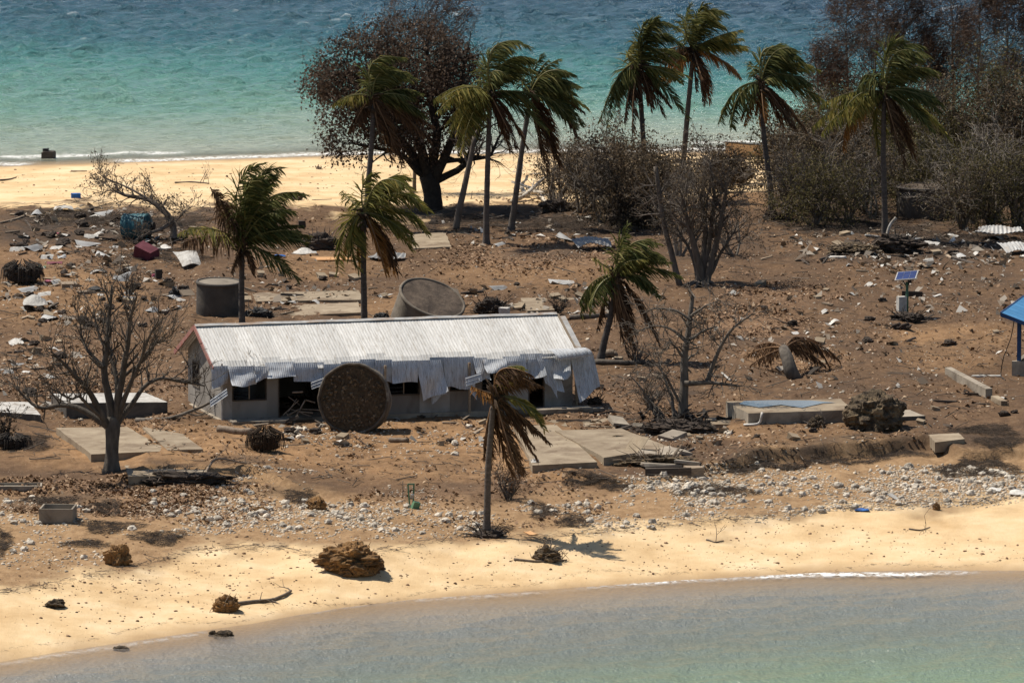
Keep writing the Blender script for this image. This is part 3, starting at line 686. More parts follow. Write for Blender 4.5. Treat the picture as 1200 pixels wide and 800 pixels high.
slabpts('concrete_slab', 'flat slab behind the right end of the roof', [(618, 364), (700, 361), (690, 349), (610, 349)], .12, 'slab', lift=.1)
slabpts('concrete_slab', 'flat paving at the foot of the bare tree over a dark drop', [(150, 558), (246, 556), (238, 545), (146, 545)], .2, 'slab', lift=.03)
slabpts('concrete_slab', 'small dull slab beside the raised foundation', [(836, 497), (870, 496), (858, 488), (826, 489)], .1, 'slab', lift=.05)
# wet patch is water lying on the foundation top
wm, nt, bb = nodes('puddle'); bb.inputs['Base Color'].default_value = (.16, .15, .14, 1); bb.inputs['Roughness'].default_value = .12; bb.inputs['Specular IOR Level'].default_value = .9
tz = t.base[2]+.75; P = np.array([onz(x, y, tz+.03) for x, y in [(866, 473), (890, 477), (915, 474), (940, 477.5), (965, 472), (980, 471.5), (950, 469), (905, 468.5), (872, 469.5)]])
o = MB().add(P, [tuple(range(len(P)))]).build('puddle', wm, None, P.mean(0)); tag(o, 'shallow puddle shining on top of the raised foundation block', 'puddle')

# ------------------------------------------------------------------ coconut palms
WIND = np.array([1.0, .15, -.12])
def bez(P0, P1, P2, t):
    t = t[:, None]; return (1-t)**2*P0+2*t*(1-t)*P1+t**2*P2
def frond(P0, P1, P2, dead, r, wind=1.0, n=44, lmax=.85):
    t = np.linspace(0, 1, n); C = bez(P0, P1, P2, t)
    Tn = np.gradient(C, axis=0); Tn /= np.linalg.norm(Tn, axis=1, keepdims=True)
    up = np.array([0, -.35, 1.0]) if abs(Tn[n//2, 2]) < .85 else np.array([.3, -1, 0.2])
    S = np.cross(Tn, up); S /= np.linalg.norm(S, axis=1, keepdims=True)+1e-9
    L = lmax*np.minimum(1, (t/.22))**.7*np.clip((1.04-t)/.5, .28, 1)**.8
    V = []; Fc = []; tt = []
    for side in (-1, 1):
        for i in range(3, n):
            if r.random() < (.18 if dead else .07): continue
            l = L[i]*r.uniform(.75, 1.12)
            d = S[i]*side*(.75 if not dead else .45)+Tn[i]*r.uniform(.45, .8)+WIND*wind*r.uniform(.35, .75)+np.array([0, 0, -1])*r.uniform(.25, .6)*(1 if not dead else 1.8)+r.normal(0, .08, 3)
            d = nrm(d); d2 = nrm(d+np.array([.15*wind, 0, -.45 if not dead else -.9])+r.normal(0, .10, 3))
            wv = nrm(np.cross(d, r.normal(0, 1, 3)))*r.uniform(.022, .040)
            a = C[i]; b = a+d*l*.55; c = b+d2*l*.45; k = len(V)
            V += [a-wv*.7, a+wv*.7, b+wv, b-wv, c]; Fc += [(k, k+1, k+2, k+3), (k+3, k+2, k+4)]
            q = r.random(); tt += [q]*5
    return C, np.array(V), Fc, np.array(tt)
def palm(label, trunk, crown, fronds, pal='g', r0=.165, base=None, seed=0, extra=8, group='coconut palms', nuts=True, lscale=1.0, wind=1.0, depth=1.0):
    r = np.random.default_rng(seed+50)
    b = G(*trunk[0]) if base is None else np.asarray(base, float); Y = b[1]; s = ppm(b)
    t = Thing('palm_tree', label, 'palm tree', b, group)
    pts = [b-np.array([0, 0, .25])]+[at(px, py, Y) for px, py in trunk[1:]]
    # resample the trunk smoothly
    pts = np.array(pts); d = np.r_[0, np.cumsum(np.linalg.norm(np.diff(pts, axis=0), axis=1))]
    q = np.linspace(0, d[-1], 30); C = np.stack([np.interp(q, d, pts[:, i]) for i in range(3)], 1)
    for _ in range(3): C[1:-1] = .5*C[1:-1]+.25*(C[:-2]+C[2:])
    rad = r0*(.72+.28*(1-q/d[-1])+.75*np.exp(-q/.35))*(1+.05*np.sin(np.arange(30)*2.1))
    t.part(MB().tube(C, rad, 9), 'trunk', 'palm_trunk', True)
    c = at(*crown, Y)
    mb = MB()                                        # fibrous head: leaf bases and sheath
    for k in range(34):
        a = r.uniform(0, 6.28); z0 = r.uniform(-.45, .25); d = np.array([math.cos(a), math.sin(a), r.uniform(-.5, 1.3)]); d = nrm(d)
        p = c+np.array([0, 0, z0])+d*.08; l = r.uniform(.25, .7)
        mb.tube([p, p+d*l*.6, p+d*l+np.array([.05, 0, -.15*l])], [.075, .05, .02], 5)
    o = t.part(mb, 'crown_heart', 'fibre'); o['kind'] = 'stuff'
    if nuts:
        for k in range(4):
            a = r.uniform(0, 6.28); mb = MB(); p = c+np.array([math.cos(a)*.25, math.sin(a)*.25, -.35-r.random()*.25])
            mb.grid(lambda U, V: p+np.stack([.12*np.sin(V*math.pi)*np.cos(U*6.2832), .12*np.sin(V*math.pi)*np.sin(U*6.2832), .16*np.cos(V*math.pi)], -1), 9, 7)
            t.part(mb, 'coconut', 'fibre', True)
    specs = list(fronds)
    for k in range(int(extra*1.7)):                            # fronds between the traced ones
        a, b_ = fronds[r.integers(len(fronds))], fronds[r.integers(len(fronds))]
        j = r.uniform(.8, 1.0)
        base_ = a; ang = r.normal(0, .16); ca, sa = math.cos(ang), math.sin(ang)
        def rt(q): dx, dy = (q[0]-crown[0])*j, (q[1]-crown[1])*j; return (crown[0]+dx*ca-dy*sa, crown[1]+dx*sa+dy*ca)
        specs.append((rt(a[0]), rt(a[1]), a[2]))
    for k, (ctl, tip, kind) in enumerate(specs):
        dz = r.uniform(-1.5, 1.5)*depth
        dead = kind in 'dob'
        P0 = c+np.array([0, 0, .1]); P1 = at(*ctl, Y+dz*.45); P2 = at(*tip, Y+dz)
        Lf = np.linalg.norm(P1-P0)+np.linalg.norm(P2-P1)
        C, V, Fc, tt = frond(P0, P1, P2, dead, r, wind, n=int(np.clip(Lf*20, 26, 84)), lmax=lscale*.36*min(max(Lf, 2.0), 3.6))
        mb = MB().add(V, Fc, tt); m = {'g': 'leaf_green', 'y': 'leaf_yellow', 'd': 'leaf_dead', 'o': 'leaf_orange', 'b': 'leaf_dead'}[kind]
        fo = t.part(mb, 'dead_frond' if dead else 'frond', m)
        st = MB().tube(C[::3], np.linspace(.045, .010, len(C[::3])), 5)
        so_ = st.build('stalk', M['rachis_dead' if dead else 'rachis'], fo, origin=t.base)
    return t
palm('windswept palm with dark fronds beside the upright tank behind the house', [(284, 400), (284, 385), (283, 340), (284, 295)], (284, 288),
     [((262, 203), (306, 193), 'g'), ((283, 200), (329, 198), 'g'), ((270, 225), (322, 205), 'g'), ((305, 212), (357, 228), 'g'), ((312, 236), (342, 248), 'g'), ((263, 240), (247, 220), 'd'), ((250, 238), (250, 222), 'd'), ((250, 258), (212, 272), 'y'), ((245, 268), (214, 285), 'd'), ((322, 266), (360, 276), 'g'), ((312, 292), (350, 328), 'g'), ((300, 240), (345, 225), 'g'), ((292, 300), (297, 322), 'd'), ((276, 300), (271, 318), 'd')], seed=1, extra=8)
palm('yellowing palm with orange dead fronds behind the middle of the roof', [(427, 394), (427, 375), (426, 310), (426, 258)], (427, 252),
     [((440, 188), (482, 222), 'y'), ((462, 206), (500, 246), 'y'), ((470, 232), (500, 273), 'y'), ((455, 252), (482, 292), 'y'), ((416, 212), (442, 204), 'y'), ((450, 195), (478, 208), 'y'), ((412, 236), (400, 224), 'y'), ((398, 250), (396, 316), 'y'), ((408, 256), (402, 300), 'o'), ((438, 265), (453, 322), 'o'), ((447, 268), (466, 318), 'd'), ((415, 272), (421, 312), 'o'), ((440, 262), (446, 300), 'o')], seed=2, extra=6)
palm('palm half hidden in front of the big dark tree, left of its trunk', [(428, 266), (431, 225), (437, 150), (437, 122)], (437, 116),
     [((418, 58), (472, 68), 'g'), ((436, 66), (486, 92), 'g'), ((425, 70), (462, 80), 'g'), ((410, 104), (390, 123), 'y'), ((467, 98), (493, 110), 'g'), ((467, 110), (497, 138), 'g'), ((470, 128), (503, 163), 'd'), ((452, 142), (470, 190), 'd'), ((418, 128), (408, 156), 'd'), ((440, 138), (447, 168), 'd')], seed=3, extra=8)
palm('tall palm with a straight trunk just right of the big dark tree', [(570, 286), (570, 250), (572, 180), (574, 118)], (574, 112),
     [((563, 30), (620, 55), 'g'), ((560, 44), (606, 48), 'g'), ((576, 66), (600, 88), 'g'), ((545, 88), (508, 117), 'y'), ((545, 110), (526, 153), 'y'), ((552, 118), (541, 178), 'y'), ((563, 120), (558, 150), 'g'), ((602, 100), (628, 128), 'g'), ((602, 112), (641, 152), 'g'), ((592, 118), (616, 170), 'd'), ((580, 125), (597, 175), 'd'), ((585, 55), (625, 70), 'g')], seed=4, extra=9)
palm('leaning palm crowding the tall straight palm on its right', [(598, 270), (603, 240), (612, 172), (621, 118)], (622, 112),
     [((622, 82), (636, 64), 'g'), ((640, 70), (672, 88), 'g'), ((646, 82), (677, 102), 'g'), ((652, 98), (687, 126), 'y'), ((657, 112), (677, 163), 'd'), ((640, 128), (656, 196), 'd'), ((628, 140), (641, 200), 'd'), ((608, 88), (597, 86), 'g'), ((648, 105), (682, 145), 'g'), ((635, 75), (655, 70), 'g')], seed=5, extra=9)
palm('shaggy palm with drooping fronds left of the tallest palm', [(758, 240), (757, 215), (753, 150), (749, 88)], (749, 80),
     [((748, 8), (792, 33), 'g'), ((756, 20), (797, 52), 'g'), ((766, 44), (800, 67), 'g'), ((726, 66), (743, 50), 'y'), ((724, 68), (711, 150), 'g'), ((729, 76), (721, 124), 'g'), ((741, 95), (741, 152), 'd'), ((736, 90), (732, 140), 'd'), ((766, 82), (805, 137), 'g'), ((772, 74), (807, 90), 'y'), ((760, 96), (778, 134), 'd'), ((752, 30), (770, 22), 'g'), ((758, 95), (765, 125), 'd')], seed=6, extra=8)
palm('tallest palm, slim trunk standing clear against the water', [(799, 226), (800, 200), (806, 130), (812, 66)], (812, 60),
     [((797, 34), (809, 6), 'g'), ((815, -4), (850, 17), 'g'), ((822, 10), (848, 32), 'g'), ((840, 40), (866, 36), 'y'), ((846, 50), (874, 55), 'y'), ((842, 60), (866, 90), 'o'), ((790, 48), (768, 70), 'd'), ((785, 66), (770, 100), 'o'), ((825, 80), (831, 118), 'd'), ((813, 82), (816, 105), 'd'), ((810, 12), (828, 6), 'g')], seed=7, extra=8)
palm('palm with a mop of swept fronds left of the thicket, trunk bending right', [(905, 254), (903, 220), (895, 160), (892, 106)], (892, 99),
     [((893, 30), (936, 68), 'g'), ((904, 34), (946, 80), 'g'), ((920, 60), (958, 82), 'y'), ((926, 90), (968, 122), 'y'), ((916, 112), (943, 151), 'd'), ((910, 116), (931, 150), 'd'), ((885, 88), (877, 72), 'g'), ((856, 94), (843, 142), 'g'), ((879, 112), (872, 146), 'o'), ((890, 118), (890, 144), 'o'), ((905, 50), (930, 58), 'g'), ((910, 75), (950, 100), 'g')], seed=8, extra=8)
palm('palm in front of the thicket with a full drooping crown', [(1037, 282), (1037, 250), (1035, 180), (1036, 118)], (1036, 110),
     [((1044, 38), (1082, 55), 'g'), ((1030, 48), (1060, 50), 'g'), ((1060, 68), (1098, 84), 'g'), ((1070, 93), (1104, 124), 'g'), ((1012, 66), (1004, 110), 'g'), ((985, 112), (952, 149), 'y'), ((1004, 112), (998, 142), 'y'), ((990, 118), (988, 172), 'o'), ((1022, 125), (1030, 180), 'y'), ((1075, 116), (1111, 161), 'y'), ((1050, 125), (1073, 183), 'd'), ((1065, 115), (1090, 150), 'g'), ((1042, 130), (1060, 192), 'd'), ((1016, 75), (1018, 100), 'g')], seed=9, extra=8)
palm('low leaning palm off the right end of the house', [(702, 424), (708, 400), (716, 370), (722, 332)], (723, 324),
     [((720, 288), (735, 264), 'g'), ((734, 270), (768, 285), 'g'), ((745, 280), (778, 303), 'g'), ((735, 298), (763, 304), 'y'), ((756, 304), (797, 324), 'g'), ((747, 318), (772, 347), 'g'), ((708, 310), (693, 302), 'y'), ((688, 326), (680, 368), 'g'), ((714, 340), (736, 416), 'd'), ((720, 345), (742, 405), 'd'), ((746, 344), (772, 402), 'd'), ((708, 335), (700, 385), 'd')], seed=10, extra=8)
palm('battered palm with brown hanging fronds standing alone at the beach edge', [(570, 628), (571, 600), (572, 545), (578, 475)], (580, 466),
     [((574, 416), (620, 438), 'd'), ((585, 418), (613, 432), 'y'), ((606, 438), (634, 452), 'd'), ((622, 466), (637, 502), 'y'), ((606, 480), (643, 518), 'd'), ((565, 458), (552, 452), 'o'), ((590, 500), (613, 553), 'd'), ((578, 500), (600, 556), 'd'), ((568, 495), (567, 536), 'd'), ((600, 490), (628, 537), 'd'), ((574, 500), (573, 548), 'd'), ((592, 425), (624, 446), 'd')], r0=.15, seed=11, extra=5, nuts=False, lscale=.85)
# ------------------------------------------------------------------ bare and leafy trees
def tube_path(C, n=10, jit=.0, r=None):
    C = np.asarray(C, float); d = np.r_[0, np.cumsum(np.linalg.norm(np.diff(C, axis=0), axis=1))]
    q = np.linspace(0, d[-1], n); P = np.stack([np.interp(q, d, C[:, i]) for i in range(3)], 1)
    if jit: P[1:-1] += r.normal(0, jit, (n-2, 3))
    P[1:-1] = .5*P[1:-1]+.25*(P[:-2]+P[2:]); return P
def grow(mb, p, d, L, rad, lev, r, tips, up=.15, spread=.8, kids=(2, 4), shrink=.62, sides=(6, 5, 4, 3, 3), wander=.22, minr=.008):
    n = max(4, int(L/.3)) if L > .8 else 4
    P = [p]; dd = np.array(d, float)
    for i in range(n-1):
        dd = nrm(dd+r.normal(0, wander, 3)+np.array([0, 0, up*.3])); P.append(P[-1]+dd*L/(n-1))
    P = np.array(P); rr = np.linspace(rad, max(rad*.5, minr), n)
    mb.tube(P, rr, sides[min(len(sides)-1, max(0, 4-lev))], cap=False)
    if lev <= 0: tips.extend([P[-1], P[n//2]]); return
    k = int(r.integers(kids[0], kids[1]+1))
    for j in range(k):
        f = r.uniform(.35, 1.0) if j else 1.0; i = min(n-1, int(f*(n-1)))
        T = nrm(P[i]-P[i-1]); s = r.normal(0, 1, 3); s = nrm(s-T*(s@T))
        nd = nrm(T+s*spread*r.uniform(.5, 1.2)+np.array([0, 0, up])); grow(mb, P[i], nd, L*shrink*r.uniform(.7, 1.2), max(rr[i]*.62, minr), lev-1, r, tips, up, spread, kids, shrink, sides, wander, minr)
def leaves(pts, n, size, spread, r, wind=(0, 0, 0), elong=2.0):
    pts = np.asarray(pts); k = len(pts)*n
    P = np.repeat(pts, n, 0)+r.normal(0, spread, (k, 3)); D = r.normal(0, 1, (k, 3))+np.asarray(wind); D /= np.linalg.norm(D, axis=1, keepdims=True)
    W = np.cross(D, r.normal(0, 1, (k, 3))); W /= np.linalg.norm(W, axis=1, keepdims=True)+1e-9
    s = size*r.uniform(.5, 1.3, (k, 1))
    V = np.stack([P, P+D*s*.5+W*s/elong*.5, P+D*s, P+D*s*.5-W*s/elong*.5], 1).reshape(-1, 3)
    F = np.arange(k*4).reshape(k, 4); T = np.repeat(np.clip(r.normal(.45, .25, k), 0, 1), 4)
    return V, F, T
def leafpart(t, pts, n, size, spread, r, m, wind=(0, 0, 0), elong=2.0, name='crown'):
    V, F, T = leaves(pts, n, size, spread, r, wind, elong)
    o = meshobj(name, V-t.base, F, m, T); o.parent = t.o; return o
# big dark round-crowned tree at the back beach
r = np.random.default_rng(21)
b = G(508, 246); Y = b[1]
t = Thing('broadleaf_tree', 'big dark brown broad crowned tree at the back beach behind the palms', 'tree', b)
mb = MB(); tips = []
trunk = [b-np.array([0, 0, .3]), at(507, 222, Y), at(500, 205, Y-.1)]
mb.tube(tube_path(trunk, 8), np.linspace(.52, .42, 8)*(1+.1*r.random(8)), 9)
for path, rad in [([(502, 212), (482, 178), (455, 150), (425, 130), (395, 112)], .30), ([(503, 210), (490, 160), (470, 110), (445, 70)], .30), ([(505, 212), (512, 160), (505, 110), (500, 60)], .30), ([(508, 212), (530, 170), (540, 120), (545, 70)], .28), ([(505, 215), (545, 195), (560, 160), (562, 120)], .22), ([(495, 205), (470, 180), (450, 175), (420, 170)], .18), ([(490, 160), (450, 120), (410, 85), (385, 90)], .2), ([(515, 190), (575, 185), (590, 150)], .14)]:
    dz = r.uniform(-2.2, 2.2); k = len(path)
    P = tube_path([at(x, y, Y+dz*i/(k-1)) for i, (x, y) in enumerate(path)], 12, .06, r); rr = np.linspace(rad, rad*.35, 12); mb.tube(P, rr, 7, cap=False)
    for i in range(4, 12):
        for q in range(2 if i < 11 else 4):
            T = nrm(P[i]-P[i-1]); s = nrm(r.normal(0, 1, 3)); grow(mb, P[i], nrm(T*.6+s+np.array([0, 0, .25])), r.uniform(.9, 1.7), rr[i]*.5, 3, r, tips, .15, .8, (2, 3), .66)
t.part(mb, 'trunk', 'bark_dark', True)
tips = np.array(tips); px, py = proj(tips)
# keep the rounded outline of the crown
keep = (((px-462)/108)**2+((py-118)/96)**2 < 1.05) & (py < 190-.0*px); keep &= ~((px > 575))
leafpart(t, tips[keep], 6, .19, .24, r, 'crown_brown', elong=1.8)
fill = []
while len(fill) < 1900:                               # fine spray that closes the crown, thinner towards its rim
    q = r.normal(0, 1, 3); q = nrm(q)*r.random()**.45
    X_, Y_ = 464+q[0]*108, 110+q[2]*-84
    if fbm(np.array([X_*.045]), np.array([Y_*.045]), 611, 2)[0] < .45: continue
    if Y_ > 118 and random.random() < .55: continue
    fill.append(at(X_, Y_, Y+q[1]*4.0))
leafpart(t, fill, 7, .18, .26, r, 'crown_brown', elong=1.8)

def casuarina(label, base, top, w, seed, m='casuarina', group=None, n=26, lean=1.0, crown=0.):
    r = np.random.default_rng(seed); b = G(*base); Y = b[1]; s = ppm(b)
    t = Thing('casuarina_tree', label, 'tree', b, group)
    P = tube_path([b-np.array([0, 0, .2]), at(base[0]+(top[0]-base[0])*.3, base[1]+(top[1]-base[1])*.4, Y), at(*top, Y)], 16, .08, r); rr = np.linspace(.11, .015, 16)
    mb = MB().tube(P, rr, 6); tips = []
    for k in range(n):
        f = r.uniform(.28, .98); i = f*15; p = np.array([np.interp(i, np.arange(16), P[:, j]) for j in range(3)])
        a = r.uniform(0, 6.28); L = w/s*.5*((1.25-f)*(1-crown)+crown*.8*(f > .45))*r.uniform(.6, 1.2)+.1; d = nrm(np.array([math.cos(a)+.35*lean, math.sin(a), r.uniform(.35, 1.1)]))
        grow(mb, p, d, L, .04*(1.2-f)+.012, 2, r, tips, .30, .6, (2, 4), .66, wander=.2, minr=.009)
    t.part(mb, 'trunk', 'bark')
    leafpart(t, tips, 9, .36, .26, r, m, wind=(.9, .1, .25), elong=9)
    return t
casuarina('reddish brown feathery tree rising above the big dark tree', (486, 226), (492, 24), 150, 31, n=46, lean=1.6, crown=.75)
def bush(label, base, h, w, seed, m='scrub', bark='bark', group=None, stems=5, lev=3, dens=3, lsize=.15, name='shrub', cat='shrub', spread=.8, lspread=.14, elong=2.0, tangle=0):
    r = np.random.default_rng(seed); b = G(*base); s = ppm(b); H = h/s; W = w/s
    t = Thing(name, label, cat, b, group); mb = MB(); tips = []
    for k in range(stems):
        a = r.uniform(0, 6.28); q = r.uniform(.1, 1)
        d = nrm(np.array([math.cos(a)*W/H*.6*q, math.sin(a)*W/H*.6*q, 1.0])); p = b+np.array([math.cos(a)*.12*q, math.sin(a)*.12*q, -.15])
        grow(mb, p, d, H*.46*r.uniform(.8, 1.1), .035+.011*H*r.uniform(.7, 1.2), lev, r, tips, .10, spread, (2, 4), .62, wander=.2, minr=.009)
    t.part(mb, 'stems', bark)
    for k in range(int(W*H*tangle)):                     # tangle of dead shoots right down to the ground
        a = r.uniform(0, 6.28); q = math.sqrt(r.random()); z = r.random()**1.7*.7
        p = b+np.array([math.cos(a)*W*.5*q, math.sin(a)*W*.5*q, H*z]); d = nrm(np.array([r.normal(), r.normal(), r.uniform(-.2, 1.1)]))
        grow(mb, p, d, r.uniform(.5, 1.2), .017, 1, r, tips, .1, .9, (2, 3), .7, wander=.3, minr=.009)
    if dens: leafpart(t, tips, dens, lsize, lspread, r, m, elong=elong)
    return t
# thicket on the right: feathery trees behind, scrub trees, then bushes in front
TG = 'dead scrub of the right thicket'
for k, (bx, by, tx, ty, w_) in enumerate([(962, 206, 955, 62, 70), (992, 203, 994, 0, 90), (1022, 205, 1030, -18, 95), (1052, 206, 1062, -8, 95), (1082, 206, 1092, 22, 60), (1118, 203, 1115, -6, 80), (1146, 205, 1148, -14, 95), (1176, 206, 1180, -20, 100), (1206, 205, 1205, -10, 90)]):
    casuarina(['short feathery casuarina at the left end of the thicket top', 'feathery brown casuarina second from the left above the thicket', 'tallest feathery casuarina left of the gap of water', 'brown casuarina top just left of the water gap', 'small casuarina beside the water gap in the thicket', 'thin brown casuarina right of the water gap', 'dense casuarina top behind the right thicket', 'tallest casuarina near the right edge', 'casuarina cut by the right edge'][k], (bx, by), (tx, ty), w_*1.15, 300+k, group='casuarinas behind the thicket', n=28)
sp = [(935, 226, 118, 95), (970, 222, 140, 95), (1008, 226, 138, 95), (1048, 222, 120, 95), (1085, 226, 132, 95), (1120, 222, 130, 95), (1152, 226, 165, 95), (1190, 222, 180, 100), (1215, 228, 190, 90)]
LBL = ['scrub tree at the left flank of the thicket', 'grey scrub tree behind the mop headed palm', 'twiggy scrub tree left of the drooping palm', 'olive scrub tree behind the drooping palm crown', 'scrub tree above the dark tank', 'olive grey scrub tree right of the drooping palm', 'tall dense scrub tree right of the dark tank', 'tallest scrub tree near the right edge', 'scrub tree cut by the right edge of the thicket']
for k, q in enumerate(sp):
    bush(LBL[k], q[:2], q[2], q[3], 320+k, m=['scrub', 'scrub_olive', 'scrub'][k % 3] if k not in (3, 5) else 'scrub_olive', group=TG, stems=8, lev=4, dens=4, lsize=.17, name='scrub_tree', cat='tree', lspread=.2, tangle=7)
fr = [(925, 258, 88, 80), (955, 264, 96, 80), (990, 262, 90, 76), (1015, 250, 110, 70), (1060, 246, 88, 60), (1105, 246, 95, 70), (1128, 268, 100, 80), (1160, 268, 120, 80), (1192, 270, 125, 80), (940, 246, 100, 80), (1145, 254, 120, 90), (1080, 242, 110, 70)]
LB2 = ['bushy dead scrub at the left foot of the thicket', 'dead bush right of the bending palm trunk', 'dead bush left of the drooping palm trunk', 'dark bush behind the drooping palm trunk', 'dark bush left against the dark tank', 'dark bush right behind the dark tank', 'dead bush in front of the thicket right of the dark tank', 'tall dead bush low in the right thicket', 'dead bush at the right edge of the thicket foot', 'tangled bush behind the bending palm trunk', 'tangled tall bush deep in the right thicket', 'bush leaning over the dark tank']
for k, q in enumerate(fr):
    bush(LB2[k], q[:2], q[2], q[3], 340+k, m=['scrub', 'scrub_olive', 'scrub_olive'][k % 3], group=TG, stems=8, lev=4, dens=2 if k % 2 else 1, lsize=.13, spread=.95, bark='bark' if k % 3 else 'bark_grey', tangle=17)
for k in range(11):
    bush('low dead bush at the foot of the right thicket, %s from its left end' % ['first', 'second', 'third', 'fourth', 'fifth', 'sixth', 'seventh', 'eighth', 'ninth', 'tenth', 'last'][k], (928+k*27+random.uniform(-6, 6), 216+random.uniform(-4, 8)), 62+random.uniform(-8, 22), 64, 400+k, m='scrub' if k % 3 else 'scrub_olive', group='low filler bushes of the right thicket', stems=6, lev=3, dens=4, lsize=.2, lspread=.22, tangle=9)
for k, (x, y) in enumerate([(668, 222), (700, 226), (728, 230), (752, 226), (780, 224), (832, 218), (850, 222)]):
    bush('low tangled dead bush behind the middle thicket, %s from its left end' % ['first', 'second', 'third', 'fourth', 'fifth', 'sixth', 'seventh', 'eighth', 'ninth', 'tenth', 'last'][k], (x, y), 46 if k < 5 else 40, 60, 420+k, m='scrub', group='low filler bushes of the middle thicket', stems=6, lev=3, dens=3, lsize=.18, lspread=.2, tangle=9, bark='bark_dark' if k % 2 else 'bark')
for k, (x, y, h) in enumerate([(930, 250, 120), (965, 258, 135), (985, 240, 150), (1022, 256, 105), (1052, 222, 140), (1128, 254, 130), (1142, 262, 150), (1170, 262, 160), (1196, 264, 170), (650, 240, 105), (680, 250, 110), (705, 262, 125), (728, 250, 140), (752, 266, 150), (782, 262, 120), (796, 300, 110), (860, 300, 95)]):
    bush('bare grey sapling poking out of the %s thicket, %s from its left end' % (('right', ['first', 'second', 'third', 'fourth', 'fifth', 'sixth', 'seventh', 'eighth', 'ninth'][k]) if k < 9 else ('middle', ['first', 'second', 'third', 'fourth', 'fifth', 'sixth', 'seventh', 'eighth'][k-9])), (x, y), h, 70, 440+k, stems=4, lev=4, dens=0, bark='sapling', name='dead_sapling', cat='sapling', spread=1.0, group='bare saplings in the thickets')
# thicket in the middle
CG = 'dead scrub of the middle thicket'
for k, q in enumerate([(652, 238, 80, 70, 1), (690, 246, 92, 60, 2), (715, 258, 110, 60, 2), (738, 268, 132, 70, 3), (768, 262, 120, 60, 2), (790, 246, 90, 60, 2), (842, 226, 66, 56, 3), (872, 216, 30, 36, 2), (670, 226, 70, 60, 2), (725, 240, 120, 60, 3)]):
    bush(['sparse bush behind the pale driftwood', 'dead bush at the left of the middle thicket', 'dark bush left in the middle thicket', 'tallest dark bush of the middle thicket', 'dead bush between the two tall palms', 'dead bush at the foot of the tallest palm', 'leafy dead bush left of the beached boat', 'low bush beside the beached boat', 'sparse bush at the back beach right of the leaning palm', 'dark leafy bush under the shaggy palm'][k], q[:2], q[2], q[3], 360+k, m='scrub', group=CG, stems=6, lev=4 if k not in (0, 8) else 3, dens=q[4], lsize=.16, bark='bark_dark' if k in (2, 3, 9) else 'bark', tangle=15)
# multi-stemmed tree right of the low palm
r = np.random.default_rng(41); b = G(822, 336); Y = b[1]
t = Thing('bare_tree', 'thick many stemmed dead tree in the middle with a twiggy crown', 'tree', b); mb = MB(); tips = []
for path, rad, dz in [([(822, 340), (820, 310), (812, 285), (806, 265), (800, 235)], .24, -.6), ([(824, 340), (826, 305), (826, 270), (822, 225)], .26, .5), ([(826, 340), (834, 300), (842, 275), (848, 250), (852, 215)], .22, -.3), ([(824, 338), (838, 310), (848, 290), (862, 268)], .14, .6), ([(821, 338), (812, 300), (805, 285), (790, 262)], .12, .9), ([(824, 335), (830, 290), (838, 240), (832, 190)], .16, .2)]:
    P = tube_path([at(x, y, Y+dz*i/3) for i, (x, y) in enumerate(path)], 11, .04, r); rr = np.linspace(rad, rad*.3, 11); mb.tube(P, rr, 7, cap=False)
    for i in range(5, 11):
        for q in range(3): s = nrm(r.normal(0, 1, 3)); grow(mb, P[i], nrm((P[i]-P[i-1])*2+s+np.array([0, 0, .3])), r.uniform(.7, 1.4), rr[i]*.5, 3, r, tips, .1, .8, (2, 3), .66)
for k in range(10):
    a = r.uniform(0, 6.28); d = np.array([math.cos(a), math.sin(a), -.25]); p = b+np.array([0, 0, .35]); mb.tube([p, p+d*.6, p+d*1.3-np.array([0, 0, .1])], [.13, .07, .02], 5)
t.part(mb, 'trunk', 'bark', True); leafpart(t, np.array(tips), 1, .13, .1, r, 'scrub')
# bare tree on the left
r = np.random.default_rng(42); b = G(131, 552); Y = b[1]
t = Thing('bare_tree', 'leafless wide spreading tree on the left beside the house', 'tree', b); mb = MB(); tips = []
mb.tube(tube_path([b-np.array([0, 0, .2]), at(131, 535, Y), at(132, 505, Y), at(133, 488, Y)], 9), np.array([.47, .38, .31, .28, .28, .29, .32, .31, .25]), 10)
for path, rad, dz in [([(126, 500), (112, 472), (103, 455), (88, 440), (72, 424), (60, 412)], .17, -.8), ([(124, 498), (95, 478), (68, 472), (48, 482), (30, 468), (18, 452)], .15, .6), ([(131, 495), (127, 465), (122, 430), (126, 395), (128, 360), (131, 335)], .20, .2), ([(136, 495), (141, 460), (146, 425), (150, 395), (155, 362), (160, 348)], .19, -.5), ([(138, 496), (155, 472), (172, 448), (192, 442), (214, 448), (240, 452)], .13, .4), ([(134, 494), (138, 455), (132, 420), (116, 395), (110, 365)], .14, 1.0), ([(137, 495), (150, 455), (166, 420), (176, 392), (186, 375)], .13, -1.1), ([(128, 497), (110, 480), (92, 462), (84, 470), (60, 455)], .10, -1.2), ([(122, 430), (105, 415), (95, 395), (92, 372)], .09, .8), ([(146, 440), (165, 425), (185, 402), (200, 398)], .08, .2)]:
    k = len(path); P = tube_path([at(x, y, Y+dz*i/2) for i, (x, y) in enumerate(path)], 14, .035, r); rr = np.linspace(rad, rad*.25, 14); mb.tube(P, rr, 7, cap=False)
    for i in range(5, 14):
        for q in range(2): s = nrm(r.normal(0, 1, 3)); grow(mb, P[i], nrm((P[i]-P[i-1])*2+s*.9+np.array([.1, 0, .5])), r.uniform(.5, 1.15), rr[i]*.5, 2, r, tips, .25, .65, (2, 3), .68, minr=.011)
t.part(mb, 'trunk', 'bark_grey', True); leafpart(t, np.array(tips)[::5], 1, .13, .05, r, 'scrub')
